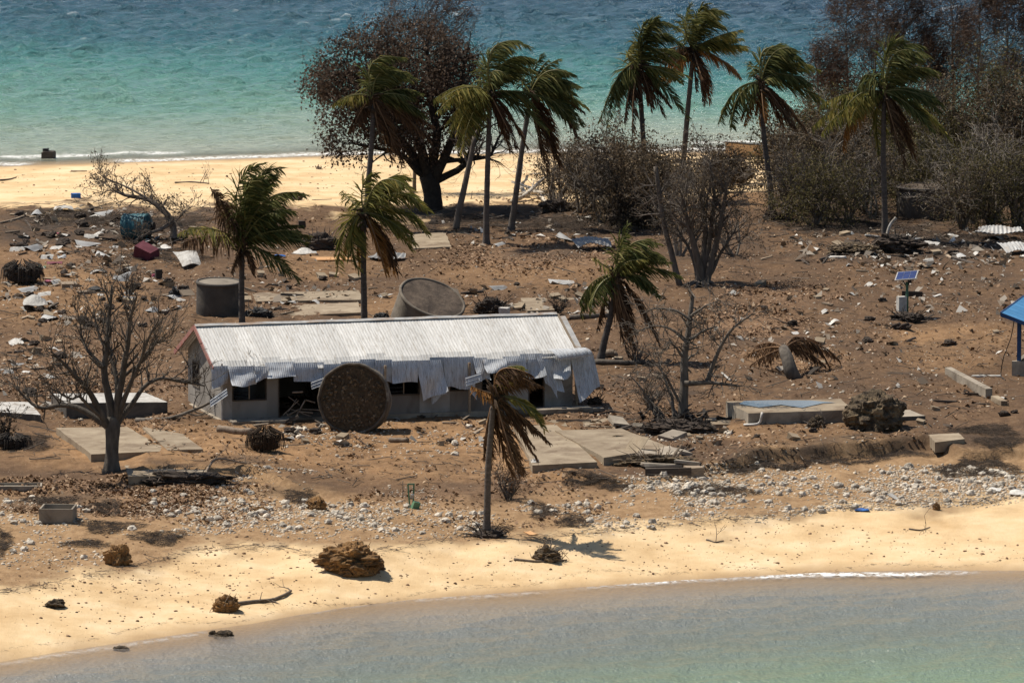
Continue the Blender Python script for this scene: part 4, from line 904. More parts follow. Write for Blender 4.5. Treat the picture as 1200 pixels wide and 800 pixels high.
# grey dead tree right of the house
r = np.random.default_rng(43); b = G(800, 492); Y = b[1]
t = Thing('bare_tree', 'grey dead tree with broken limbs and upturned roots right of the house', 'tree', b); mb = MB(); tips = []
for path, rad, dz in [([(800, 495), (801, 465), (802, 440), (800, 418), (806, 400), (809, 380), (810, 360), (812, 345)], .24, .3), ([(808, 398), (825, 388), (840, 382)], .08, .5), ([(803, 449), (825, 448), (848, 450), (866, 452)], .13, -.8), ([(828, 448), (840, 415), (850, 395), (862, 380), (880, 369)], .11, -.4), ([(800, 418), (792, 408), (784, 396)], .07, -.4), ([(790, 490), (788, 465), (780, 445), (772, 425)], .09, .8), ([(778, 488), (760, 470), (748, 450), (738, 440)], .07, .2), ([(772, 492), (762, 475), (765, 465)], .09, .1), ([(809, 375), (790, 362), (770, 360), (752, 368)], .07, .3), ([(810, 370), (828, 358), (845, 352)], .06, -.3), ([(795, 470), (782, 440), (768, 425), (758, 420)], .07, -.6), ([(806, 402), (788, 385), (765, 380), (745, 390)], .07, .9)]:
    P = tube_path([at(x, y, Y+dz*i/2) for i, (x, y) in enumerate(path)], 12, .03, r); rr = np.linspace(rad, rad*.35, 12); mb.tube(P, rr, 7, cap=False)
    for i in range(5, 12):
        for q in range(2): s = nrm(r.normal(0, 1, 3)); grow(mb, P[i], nrm((P[i]-P[i-1])*1.5+s), r.uniform(.35, .85), rr[i]*.45, 2, r, tips, .05, .8, (2, 3), .66, minr=.012)
t.part(mb, 'trunk', 'bark_grey', True)
mb = MB()
for k in range(34):
    a = r.uniform(0, 6.28); p = b+np.array([r.normal(.1, .8), r.normal(-.2, .8), .1]); d = nrm(np.array([math.cos(a), math.sin(a), r.uniform(-.1, .7)])); l = r.uniform(.4, 1.2)
    mb.tube([p, p+d*l*.5+r.normal(0, .06, 3), p+d*l+r.normal(0, .1, 3)-np.array([0, 0, .1])], [r.uniform(.05, .13), .07, .02], 5)
o = t.part(mb, 'roots', 'bark_dark'); o['kind'] = 'stuff'
# bare leaning pole trunk, and the leaning trunk between palms
def pole(label, path, rad, dz, seed, m='bark', twigs=0, name='leaning_trunk', lev=2):
    r = np.random.default_rng(seed); b = G(*path[0]); Y = b[1]; t = Thing(name, label, 'tree trunk', b)
    P = tube_path([b-np.array([0, 0, .2])]+[at(x, y, Y+dz*(i+1)/len(path)) for i, (x, y) in enumerate(path[1:])], 14, .02, r); rr = np.linspace(rad, rad*.6, 14)
    mb = MB().tube(P, rr, 8); tips = []
    for k in range(twigs): i = int(r.integers(8, 14)); grow(mb, P[i], nrm((P[i]-P[i-1])*2+r.normal(0, .5, 3)), r.uniform(.6, 1.3), rr[i]*.5, lev, r, tips, .1, .7)
    t.part(mb, 'trunk', m, True); return t
pole('thin bare trunk leaning left beside the many stemmed tree', [(798, 334), (790, 310), (780, 275), (774, 235), (768, 195)], .16, .8, 61, twigs=10)
pole('forked dark trunk leaning right under the tall palms', [(534, 268), (538, 245), (545, 215), (552, 185), (556, 160)], .2, .5, 62, twigs=6)
pole('grey trunk leaning inside the thicket left of the drooping palm', [(992, 214), (996, 195), (1003, 160), (1006, 130)], .13, .3, 63)
# uprooted tree fallen to the left by the back beach
r = np.random.default_rng(44); b = G(200, 282); Y = b[1]
t = Thing('fallen_tree', 'uprooted tree leaning left with bare branches over the back beach', 'tree', b); mb = MB(); tips = []
for path, rad, dz in [([(203, 280), (203, 262), (196, 250), (184, 240), (172, 232), (152, 231), (138, 225)], .2, .5), ([(200, 262), (190, 268), (172, 275), (158, 282)], .12, -.8), ([(172, 232), (150, 220), (130, 212), (118, 205)], .07, 1.0), ([(150, 230), (130, 222), (118, 228)], .06, -.3), ([(203, 262), (212, 252), (225, 242)], .05, .2), ([(203, 260), (195, 245), (180, 225)], .04, .5)]:
    P = tube_path([at(x, y, Y+dz*i/2) for i, (x, y) in enumerate(path)], 11, .03, r); rr = np.linspace(rad, rad*.35, 11); mb.tube(P, rr, 6, cap=False)
    for i in range(4, 11):
        for q in range(2): s = nrm(r.normal(0, 1, 3)); grow(mb, P[i], nrm((P[i]-P[i-1])*1.5+s+np.array([-.3, 0, .3])), r.uniform(.5, 1.0), rr[i]*.45, 2, r, tips, .15, .8, (2, 3), .66, minr=.012)
t.part(mb, 'trunk', 'bark', True); leafpart(t, np.array(tips), 1, .13, .08, r, 'scrub')
# small bare shrubs
for k, (x, y, h, w_, l) in enumerate([(652, 368, 34, 40, 'wiry dark shrub behind the right end of the roof'), (595, 585, 60, 60, 'dry brown bush behind the lone beach palm'), (66, 196, 12, 30, ''), (150, 346, 40, 50, 'thin bare saplings behind the spreading bare tree'), (8, 520, 62, 50, 'dead bush cut by the left edge beside the cement floor'), (374, 198, 10, 14, 'tiny dry tuft on the back sand left of the big tree'), (760, 480, 50, 40, 'brittle bush at the roots of the grey dead tree'), (375, 482, 60, 36, 'tangle of dead branches pushed into the house doorway'), (745, 425, 40, 50, 'brushwood heap left of the grey dead tree'), (1165, 330, 10, 40, 'low dead twigs on the right of the solar lamp'), (940, 412, 12, 60, '')]):
    if l: bush(l, (x, y), h, w_, 380+k, stems=8, lev=3, dens=1 if k in (1, 4, 7) else 0, lsize=.12, m='litter' if k == 1 else 'scrub', bark='bark_dark' if k in (0, 4, 7) else 'bark', name='dead_shrub', spread=.9)

# ------------------------------------------------------------------ stones, litter and other uncountable ground cover
def ico():
    p = (1+5**.5)/2
    V = np.array([[-1, p, 0], [1, p, 0], [-1, -p, 0], [1, -p, 0], [0, -1, p], [0, 1, p], [0, -1, -p], [0, 1, -p], [p, 0, -1], [p, 0, 1], [-p, 0, -1], [-p, 0, 1]], float)
    F = np.array([(0, 11, 5), (0, 5, 1), (0, 1, 7), (0, 7, 10), (0, 10, 11), (1, 5, 9), (5, 11, 4), (11, 10, 2), (10, 7, 6), (7, 1, 8), (3, 9, 4), (3, 4, 2), (3, 2, 6), (3, 6, 8), (3, 8, 9), (4, 9, 5), (2, 4, 11), (6, 2, 10), (8, 6, 7), (9, 8, 1)])
    return V/np.linalg.norm(V[0]), F
def subdiv(V, F):
    V = list(map(np.array, V)); c = {}; out = []
    def mid(a, b):
        k = (min(a, b), max(a, b))
        if k not in c: c[k] = len(V); V.append(nrm((V[a]+V[b])/2))
        return c[k]
    for a, b, d in F:
        x, y, z = mid(a, b), mid(b, d), mid(d, a); out += [(a, x, z), (b, y, x), (d, z, y), (x, y, z)]
    return np.array(V), np.array(out)
IV, IF = ico(); SV, SF = subdiv(IV, IF); LV, LF = subdiv(SV, SF); XV, XF = subdiv(LV, LF); XV, XF = subdiv(XV, XF)
def regions(n, polys, r):
    """random photo points in weighted ellipses (cx, cy, rx, ry, weight) -> ground points"""
    w_ = np.array([p[4]*p[2]*p[3] for p in polys]); k = r.choice(len(polys), n, p=w_/w_.sum()); P = np.array(polys)[k]
    a = r.uniform(0, 6.28, n); q = np.sqrt(r.random(n))
    return P[:, 0]+P[:, 2]*q*np.cos(a), P[:, 1]+P[:, 3]*q*np.sin(a)
def scatter(name, P, size, r, m, label, shape='stone', flat=.6):
    n = len(P)
    if shape == 'stone': BV, BF = IV, IF
    elif shape == 'leaf': BV = np.array([[-.5, -.28, 0], [.1, -.34, .22], [.6, 0, .05], [.05, .34, .25]]); BF = np.array([(0, 1, 2, 3)])
    else: BV = np.array([[-.5, -.02, 0], [-.5, .02, 0], [-.5, 0, .035], [.5, -.015, .05], [.5, .015, .05], [.5, 0, .08]]); BF = np.array([(0, 1, 4, 3), (1, 2, 5, 4), (2, 0, 3, 5)])
    k = len(BV); a = r.uniform(0, 6.28, n); s = size if not np.isscalar(size) else size*r.uniform(.5, 1.5, n)
    B = np.repeat(BV[None], n, 0)
    if shape == 'stone': B = B*r.uniform(.55, 1.15, (n, k, 1))*r.uniform([.7, .7, .4], [1.2, 1., .8], (n, 1, 3))*.5
    if shape == 'leaf':
        B = B.copy(); tl = r.normal(0, .45, (n, 2)); B[:, :, 2] += B[:, :, 0]*tl[:, :1]+B[:, :, 1]*tl[:, 1:]
    if shape == 'twig': B = B.copy(); B[:, 3:, 1] += r.normal(0, .15, (n, 1)); B[:, 3:, 2] += r.uniform(-.05, .18, (n, 1))
    ca, sa = np.cos(a)[:, None], np.sin(a)[:, None]
    W = np.stack([B[:, :, 0]*ca-B[:, :, 1]*sa, B[:, :, 0]*sa+B[:, :, 1]*ca, B[:, :, 2]], 2)*s[:, None, None]+P[:, None, :]
    F = (BF[None]+(np.arange(n)*k)[:, None, None]).reshape(-1, BF.shape[1])
    T = np.repeat(np.clip(r.normal(.5, .25, n), 0, 1), k)
    return meshobj(name, W.reshape(-1, 3), F, m, T, kind='stuff', label=label)
r = np.random.default_rng(77)
RUB = [(960, 570, 250, 30, 1.0), (820, 590, 160, 26, 1.2), (700, 605, 110, 22, 1.3), (1120, 570, 110, 26, .9), (620, 615, 80, 16, .8), (480, 610, 110, 22, .7), (390, 612, 110, 22, 1.0), (280, 592, 130, 26, .8), (200, 604, 120, 26, .65), (40, 605, 60, 22, .7), (60, 650, 70, 22, .3), (330, 560, 60, 12, .9), (380, 505, 50, 10, .6), (470, 515, 110, 22, .22), (610, 555, 60, 14, .3), (760, 575, 60, 10, .8), (500, 575, 60, 12, .5), (800, 510, 60, 8, .6)]
px, py = regions(26000, RUB, r); P = Gn(px, py)
y1, y2, y3, y4, y5 = lines(P[:, 0]); ok = (P[:, 1] > y2-.6+r.normal(0, .7, len(P)))
cl = fbm(P[:, 0]*.5, P[:, 1]*.3, 700, 3); ok &= (cl+r.normal(0, .09, len(P)) > .485-.10*sstep(2, 5, P[:, 0]))
P = P[ok]; size = np.clip(r.lognormal(-2.1, .42, len(P)), .06, .36)
ordr = np.argsort(-size); P = P[ordr]; size = size[ordr]
stone_meshes = []
for k in range(12):
    V = SV*(1+.55*(r.random((len(SV), 1))-.5))*np.array([r.uniform(.8, 1.1), r.uniform(.7, 1), r.uniform(.5, .8)])*.5
    me = bpy.data.meshes.new('coral_stone'); me.from_pydata(V.tolist(), [], SF.tolist()); me.materials.append(M['coral']); stone_meshes.append(me)
for k in range(230):
    o = bpy.data.objects.new('coral_stone', stone_meshes[k % 12]); COL.objects.link(o)
    s = size[k]*1.05; o.location = P[k]+np.array([0, 0, s*.12]); o.scale = (s, s, s); o.rotation_euler = (0, 0, random.uniform(0, 6.28))
    qx, qy = (float(v) for v in proj(P[k]))
    where = ('before the house wall' if qy < 530 and qx < 600 else 'near the open trough at left' if qx < 160 else 'between the trough and the broad root mass' if qx < 380 else 'left of the lone beach palm' if qx < 570 else 'right of the lone beach palm' if qx < 700 else 'below the broken slab heap' if qx < 830 else 'below the raised foundation block' if qx < 1000 else 'at the right end of the belt')
    tag(o, 'pale coral stone in the rubble %s' % where, 'stone', 'coral stones in the rubble %s' % where)
scatter('coral_rubble', P[230:], size[230:]*.95, r, 'coral_stuff', 'pale coral rubble strewn above the beach')
# pebbles over all the bare ground and few on the sand
px, py = regions(5200, [(600, 410, 640, 150, 1.0), (120, 340, 140, 60, .9), (1100, 300, 120, 40, 1.2), (960, 400, 160, 70, .6)], r); P = Gn(px, py)
scatter('pebbles', P, np.clip(r.lognormal(-2.5, .5, len(P)), .04, .25), r, 'coral_stuff', 'small pale pebbles and shell scattered over the bare ground')
px, py = regions(4200, [(600, 660, 640, 60, 1.0), (600, 205, 640, 25, .9), (150, 690, 180, 60, 1.0), (200, 215, 240, 20, 1.)], r); P = Gn(px, py); P = P[P[:, 2] > .12]
scatter('beach_pebbles', P, np.clip(r.lognormal(-2.7, .55, len(P)), .03, .22), r, 'litter', 'dark bits of wrack on the sand')
# leaf litter and twigs
LIT = [(110, 580, 150, 26, 2.6), (240, 590, 120, 26, 1.2), (640, 300, 130, 22, 1.5), (880, 375, 80, 24, 1.6), (60, 300, 60, 16, 1.3), (60, 430, 90, 40, .8), (920, 350, 80, 20, 1.2), (600, 400, 640, 170, .32), (160, 460, 70, 50, .9), (560, 590, 160, 30, .6), (930, 420, 70, 18, 1.2), (700, 480, 90, 24, .5)]
px, py = regions(42000, LIT, r); P = Gn(px, py); cl = fbm(P[:, 0]*.45+40, P[:, 1]*.25, 710, 3); P = P[cl+r.normal(0, .1, len(P)) > .46]
scatter('leaf_litter', P+np.array([0, 0, .02]), np.clip(r.lognormal(-2.05, .35, len(P)), .06, .26), r, 'litter', 'dry brown leaf litter on the bare ground', 'leaf')
px, py = regions(5200, [(600, 400, 640, 180, .5), (120, 260, 150, 26, 2.5), (1060, 270, 170, 26, 3.0), (700, 260, 120, 22, 2.5), (560, 255, 60, 16, 1.5), (60, 520, 70, 20, 1.2), (790, 500, 70, 14, 2.0), (160, 300, 80, 24, 1.5), (940, 415, 60, 12, 1.5)], r); P = Gn(px, py)
scatter('twig_litter', P+np.array([0, 0, .02]), np.clip(r.lognormal(-.75, .45, len(P)), .15, 1.3), r, 'twig', 'broken twigs and sticks littering the ground', 'twig')
px, py = regions(3600, [(110, 275, 120, 32, 3.0), (110, 345, 110, 40, 2.2), (350, 335, 120, 30, 1.4), (1060, 292, 150, 26, 3.0), (1120, 330, 90, 40, .8), (620, 275, 120, 26, 1.0), (650, 352, 130, 20, 1.2), (790, 515, 90, 18, 2.0), (1000, 400, 200, 60, .5), (450, 505, 180, 20, .7), (40, 430, 60, 50, 1.2)], r); P = Gn(px, py)
cl = fbm(P[:, 0]*.5+11, P[:, 1]*.2, 760, 3); P = P[cl+r.normal(0, .08, len(P)) > .48]
M['bits'] = leafmat('bits', [(.04, .03, .022), (.16, .12, .085), (.30, .26, .21), (.55, .52, .47)], .05)
scatter('rubbish', P+np.array([0, 0, .03]), np.clip(r.lognormal(-1.5, .5, len(P)), .08, .65), r, 'bits', 'small mixed rubbish and splintered bits strewn over the ground', 'leaf')
# wrack line of sticks at the top of the beach
tx = r.uniform(0, 1200, 1500); ty = np.interp(tx, [p[0] for p in TOP_PX], [p[1] for p in TOP_PX])+r.normal(0, 2.2, 1500)-1; P = Gn(tx, ty)
scatter('wrack_line', P+np.array([0, 0, .02]), np.clip(r.lognormal(-1.5, .5, len(P)), .06, .7), r, 'twig', 'line of dark wrack along the top of the beach', 'twig')
tx = r.uniform(0, 1200, 900); ty = np.interp(tx, [p[0] for p in SHORE_PX], [p[1] for p in SHORE_PX])-10-5*np.sin(tx*.011)-4*np.sin(tx*.037+1)+r.normal(0, 1.0, 900); P = Gn(tx, ty)
scatter('tide_line', P+np.array([0, 0, .01]), np.clip(r.lognormal(-2.3, .5, len(P)), .04, .35), r, 'twig', 'thin broken tide line of dark bits low on the near beach', 'twig')
# low mats of short dark twigs strewn over ellipses
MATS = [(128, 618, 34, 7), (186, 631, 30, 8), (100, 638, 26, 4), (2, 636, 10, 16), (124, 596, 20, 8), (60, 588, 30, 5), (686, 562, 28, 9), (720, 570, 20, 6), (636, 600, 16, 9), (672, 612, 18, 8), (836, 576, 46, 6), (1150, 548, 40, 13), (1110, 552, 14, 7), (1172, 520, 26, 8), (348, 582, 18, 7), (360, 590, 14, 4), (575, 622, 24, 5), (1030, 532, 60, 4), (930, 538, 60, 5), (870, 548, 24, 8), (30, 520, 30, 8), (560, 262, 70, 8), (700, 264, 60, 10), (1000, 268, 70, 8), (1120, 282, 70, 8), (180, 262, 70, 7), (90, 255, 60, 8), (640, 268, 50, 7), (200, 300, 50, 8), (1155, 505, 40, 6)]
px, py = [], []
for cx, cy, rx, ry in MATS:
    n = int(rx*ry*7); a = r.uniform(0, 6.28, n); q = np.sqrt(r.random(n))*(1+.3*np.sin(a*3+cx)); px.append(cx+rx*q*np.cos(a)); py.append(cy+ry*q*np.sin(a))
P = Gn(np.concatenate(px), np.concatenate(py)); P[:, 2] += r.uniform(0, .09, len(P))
scatter('dark_twig_mats', P, np.clip(r.lognormal(-1.75, .4, len(P)), .08, .5), r, 'dark_twig', 'low dark mats of short twigs on the ground', 'twig')

# ------------------------------------------------------------------ lumps, roots, driftwood
def lump(mb, c, size, r, rough=.5, big=True, freq=1.7):
    BV, BF = (XV, XF) if big else (LV, LF); o = r.uniform(0, 90); f2 = freq*2.4
    n = fbm(BV[:, 0]*freq+o, BV[:, 1]*freq+BV[:, 2]*2.3+o, 720, 4)-.5; n2 = r.uniform(-.5, .5, len(BV))
    n3 = np.abs(fbm(BV[:, 0]*f2+BV[:, 1]*2.1+o, BV[:, 2]*f2-BV[:, 1]*1.3+o, 724, 4)-.5)
    V = BV*(1+rough*1.5*n+rough*.07*n2-rough*1.5*n3)[:, None]*np.asarray(size)/2
    V[:, 2] = np.where(V[:, 2] < -.25*size[2], -.25*size[2]+(V[:, 2]+.25*size[2])*.3, V[:, 2]); mb.add(V+c, BF.tolist())
def rootlump(name, label, cat, px, py, wpx, hpx, m, seed, sticks=0, stickm='bark_dark', depth=.8, rough=.55, group=None, sub=6, stickl=(.3, .9)):
    r = np.random.default_rng(seed); b = G(px, py); s = ppm(b); W, H = wpx/s, hpx/s; t = Thing(name, label, cat, b, group)
    mb = MB(); lump(mb, b+np.array([0, 0, H*.25]), (W*.88, W*depth, H*1.35), r, rough)
    t.part(mb, 'mass', m)
    mb = MB()
    for k in range(sub):
        a = r.uniform(0, 6.28); q = .38; p = b+np.array([math.cos(a)*W*q, math.sin(a)*W*depth*q, H*r.uniform(.0, .55)]); z = r.uniform(.22, .42)
        lump(mb, p, (W*z, W*z*depth, H*z*1.1), r, rough*1.3, False)
    if sub: t.part(mb, 'clods', m)['kind'] = 'stuff'
    if sticks:
        mb = MB()
        for k in range(sticks):
            d = nrm(np.array([r.normal(), r.normal(), r.uniform(0, 1.2)])); p = b+d*np.array([W*.36, W*depth*.36, H*.7]); l = r.uniform(*stickl)
            mb.tube([p-d*.2, p+d*l*.5+r.normal(0, .05, 3), p+d*l+r.normal(0, .12, 3)-np.array([0, 0, .1*l])], [r.uniform(.02, .05), .02, .008], 4, False)
        t.part(mb, 'roots', stickm)['kind'] = 'stuff'
    return t
def mop(name, label, px, py, wpx, hpx, seed, m='fibre', n=170):          # heap of hanging roots or fronds
    r = np.random.default_rng(seed); b = G(px, py); s = ppm(b); W, H = wpx/s, hpx/s; t = Thing(name, label, 'root clump', b); mb = MB()
    lump(mb, b+np.array([0, 0, H*.3]), (W*.7, W*.6, H*.9), r, .3); t.part(mb, 'core', m); mb = MB()
    for k in range(n):
        a = r.uniform(0, 6.28); q = r.uniform(.5, 1.1); top = b+np.array([math.cos(a)*W*.16, math.sin(a)*W*.14, H*r.uniform(.6, 1.05)])
        e = b+np.array([math.cos(a)*W*.5*q, math.sin(a)*W*.4*q, H*r.uniform(.0, .2)]); mid = (top+e)/2+np.array([math.cos(a)*W*.12, math.sin(a)*W*.1, H*.22])
        mb.tube([top, mid, e], [.02, .018, .008], 3, False)
    t.part(mb, 'strands', m)['kind'] = 'stuff'; return t
rootlump('root_ball', 'big grey root ball lying on the foundation block', 'root ball', 1023, 502, 74, 48, 'rootball', 501, 36, 'driftwood', .9, .5, sub=9, stickl=(.08, .3))
rootlump('root_ball', 'small root lump in front of the raised foundation', 'root ball', 957, 500, 22, 15, 'rootball', 502, 20, 'bark', sub=4, stickl=(.1, .4))
rootlump('boulder', 'brown upright coral boulder on the sand at lower left', 'boulder', 138, 661, 34, 26, 'orange_coral', 503, 0, sub=5)
rootlump('root_mass', 'broad orange and black root mass at the top of the beach', 'root mass', 414, 668, 84, 40, 'orange_coral', 504, 30, 'orange_coral', .8, .55, sub=18, stickl=(.08, .3))
rootlump('root_mass', 'small orange brown lump behind the broad root mass', 'root mass', 372, 596, 26, 14, 'orange_coral', 505, 12, sub=5, stickl=(.1, .3))
rootlump('boulder', 'low orange lump in the rubble left of the broad root mass', 'boulder', 306, 600, 18, 8, 'orange_coral', 506, 0, sub=3)
rootlump('root_mass', 'grey white root lump beside the driftwood stick on the beach', 'root mass', 641, 656, 32, 18, 'rootball', 507, 30, 'driftwood', sub=6, stickl=(.1, .5))
rootlump('rock', 'larger black rock at the water edge on the left', 'rock', 263, 748, 26, 10, 'rootball', 508, 0, sub=3)
rootlump('rock', 'smaller black rock at the water edge on the left', 'rock', 249, 745, 11, 8, 'rootball', 509, 0, sub=2)
rootlump('rock', 'brown rocks half sunk at the waterline on the left', 'rock', 142, 761, 22, 5, 'rootball', 510, 0, sub=4)
rootlump('rock', 'dark wrack patch awash at the lower left corner', 'rock', 45, 790, 44, 4, 'rootball', 511, 0, sub=6)
rootlump('rock', 'brown clump of stones on the pale sand at the left', 'rock', 64, 711, 26, 10, 'rootball', 512, 0, sub=6)
rootlump('rock', 'dark rock at the far waterline left of the big tree', 'rock', 397, 180, 15, 5, 'rootball', 513, 0, sub=2)
rootlump('rock', 'orange stone at the top of the beach on the right', 'rock', 1097, 597, 11, 8, 'orange_coral', 514, 0, sub=3)
rootlump('soil_mound', 'black soil mound with roots under the bare foot of the solar lamp', 'soil mound', 1063, 376, 42, 11, 'soil', 515, 40, 'bark_dark', .8, .5, sub=5)
rootlump('stump_root', 'black upturned root of a palm behind the white roof', 'root mass', 574, 368, 44, 20, 'soil', 516, 40, 'bark_dark', .7, .6, sub=5)
rootlump('stump_root', 'dark earth root mound left of the second palm', 'root mass', 374, 291, 46, 20, 'soil', 517, 50, 'bark', .7, .5, sub=5)
rootlump('root_mound', 'dark earth heap at the foot of the lone beach palm', 'soil mound', 572, 628, 44, 9, 'soil', 518, 20, 'bark_dark', .6, .4, sub=3)
rootlump('root_mound', 'dark earth heap at the foot of the palm left of the thicket', 'soil mound', 906, 258, 26, 13, 'soil', 519, 14, 'bark_dark', .8, .4, sub=3)
rootlump('root_mound', 'dark soil collapsed under the paving by the bare tree', 'soil mound', 215, 566, 110, 15, 'soil', 520, 40, 'driftwood', .35, .5, sub=10)
rootlump('root_mound', 'black burnt root heap between the middle bushes', 'root mass', 742, 268, 56, 36, 'soil', 521, 60, 'bark_dark', .7, .6, sub=8)
rootlump('root_mound', 'black root heap below the big dark tree on its right', 'root mass', 655, 248, 44, 18, 'soil', 522, 60, 'bark', .7, .6, sub=6)
rootlump('debris_heap', 'dark heap of wreckage round the foot of the drooping palm', 'debris heap', 1050, 294, 66, 24, 'soil', 523, 70, 'timber_dark', .8, .6, sub=12)
rootlump('rubble_heap', 'low dark heap of stones left of the drooping palm foot', 'debris heap', 1000, 296, 60, 13, 'rootball', 524, 30, 'driftwood', .8, .7, sub=12)
rootlump('root_mass', 'knot of dark debris at the right end of the house', 'debris heap', 697, 474, 20, 10, 'soil', 525, 24, 'bark_dark', sub=4, stickl=(.1, .5))
rootlump('root_mass', 'dark clod lying on the open ground at centre right', 'clod', 929, 382, 16, 8, 'soil', 526, 4, sub=2)
rootlump('root_heap', 'dark earth under the roots at the grey dead tree', 'root mass', 795, 507, 90, 16, 'soil', 527, 60, 'bark_dark', .5, .7, sub=14)
mop('root_clump', 'dark mop of palm roots on the bare ground before the house', 311, 528, 46, 28, 531)
mop('root_clump', 'dark mop of roots at the left edge of the back ground', 26, 331, 54, 26, 532, 'bark_dark')
mop('root_clump', 'dark dead bush heap at the left edge beside the cement floor', 14, 525, 50, 18, 533, 'bark_dark', 120)
def stick(name, label, path, rad, m, seed, cat='driftwood', twigs=0, zl=None, lev=1, taper=.5, group=None):
    r = np.random.default_rng(seed); P0 = [G(x, y) for x, y in path]; P = []
    for i, p in enumerate(P0):
        z = (zl[i] if zl else 0); s = ppm(p); p = np.array(p); P.append(p+np.array([0, 0, z+rad*.7]))
    t = Thing(name, label, cat, P0[0], group); C = tube_path(P, 12, rad*.15, r); rr = np.linspace(rad, rad*taper, 12); mb = MB().tube(C, rr, 7); tips = []
    for k in range(twigs): i = int(r.integers(4, 12)); grow(mb, C[i], nrm((C[i]-C[i-1])*2+r.normal(0, .7, 3)+np.array([0, 0, .4])), r.uniform(.4, 1.0), rr[i]*.6, lev, r, tips, .1, .8, (2, 3), .66)
    t.part(mb, 'branch', m, True); return t
stick('driftwood', 'brown forked driftwood branch on the pale sand near the water', [(262, 712), (290, 707), (318, 705), (334, 699), (341, 694)], .10, 'driftwood', 541, twigs=3)
rootlump('root_mass', 'tangled root end of the driftwood branch near the water', 'root mass', 266, 716, 36, 20, 'orange_coral', 542, 16, 'driftwood', .6, .6, sub=6, stickl=(.1, .45))
stick('driftwood', 'thin stick lying in front of the root lump on the beach', [(602, 656), (630, 659), (664, 657)], .06, 'driftwood', 543, twigs=2)
stick('fallen_branch', 'long pale fallen branch reaching to the left corner of the house', [(160, 494), (200, 493), (232, 488), (262, 486)], .11, 'bark_grey', 544, 'branch', 8, [0, 0, .25, .8], 2)
stick('fallen_branch', 'twiggy grey branch leaning against the left end of the torn eave', [(255, 492), (275, 490), (300, 488)], .06, 'bark_grey', 545, 'branch', 9, [.9, 1.3, 1.7], 2)
stick('log', 'pale log lying before the left front wall', [(256, 505), (276, 508), (296, 509)], .17, 'driftwood', 546, 'log', taper=.9)
stick('log', 'short log beside the leaning palm at the house right end', [(705, 418), (722, 418)], .2, 'driftwood', 547, 'log', taper=.9)
stick('log', 'long grey log running right from the house end to the dead tree', [(698, 426), (725, 427), (752, 427), (766, 426)], .13, 'bark_grey', 548, 'log', taper=.8)
stick('log', 'dark straight log crossing behind the right roof end', [(668, 374), (690, 373), (712, 372)], .14, 'bark', 549, 'log', taper=.9)
stick('log', 'small log on the sand in front of the house', [(457, 517), (478, 518)], .12, 'driftwood', 550, 'log', taper=.9)
for k, pth in enumerate([[(600, 238), (615, 236), (632, 226), (645, 222)], [(618, 232), (608, 222), (612, 205)], [(602, 232), (622, 232), (640, 238)], [(640, 240), (628, 228), (600, 226)]]):
    stick('driftwood', ['bleached driftwood limb under the leaning palm, lowest of the tangle', 'bleached upright driftwood fork under the leaning palm', 'short bleached driftwood limb below the tangle', 'pale crossing limb in the driftwood under the leaning palm'][k], pth, .13, 'coral', 551+k, twigs=3, zl=[0, .2, .5, .7][:len(pth)], group='bleached driftwood under the palms')
stick('driftwood', 'thin dark stick on the back sand at far left', [(0, 212), (10, 211), (19, 209)], .06, 'bark', 556)
stick('driftwood', 'long twig on the back sand behind the first palm', [(205, 215), (225, 214), (245, 216)], .06, 'bark', 557, twigs=3)
stick('driftwood', 'short board washed up on the back sand', [(83, 201), (102, 201)], .06, 'timber', 558)
stick('driftwood', 'curved dead root sticking out of the dark bank by the bare tree', [(236, 562), (252, 550), (268, 548), (288, 552)], .06, 'driftwood', 559, twigs=3, zl=[0, .3, .3, 0])
stick('driftwood', 'small twig on the right beach sand', [(1065, 620), (1078, 622), (1090, 618)], .035, 'bark', 560, twigs=2)
stick('driftwood', 'little dark twig on the middle of the beach', [(828, 633), (838, 636), (848, 634)], .04, 'bark', 561, twigs=1)
# palm stump with its fallen crown
b = G(930, 444); s = ppm(b); t = Thing('palm_stump', 'broken pale palm stump with a fallen brown crown beside it', 'tree stump', b); Y = b[1]
t.part(MB().tube([at(932, 446, Y), at(926, 432, Y), at(922, 418, Y+.5), at(918, 408, Y+1)], [.32, .30, .27, .22], 10), 'trunk', 'bark_grey', True)
r = np.random.default_rng(571); c = at(920, 408, Y+1)
for k, (cx, cy, tx_, ty_) in enumerate([(950, 380, 972, 432), (965, 392, 985, 428), (935, 375, 955, 425), (900, 402, 872, 420), (905, 396, 885, 408), (945, 405, 968, 432), (930, 385, 962, 405), (900, 412, 880, 430), (952, 398, 975, 420)]):
    P2 = G(tx_, ty_, .1); C, V, Fc, tt = frond(c, at(cx, cy, Y+1.6+.3*k % 1.5), P2, True, r, .3, 40, .8)
    fo = t.part(MB().add(V, Fc, tt), 'dead_frond', 'leaf_dead'); MB().tube(C[::3], np.linspace(.04, .012, len(C[::3])), 5).build('stalk', M['rachis_dead'], fo, origin=t.base)

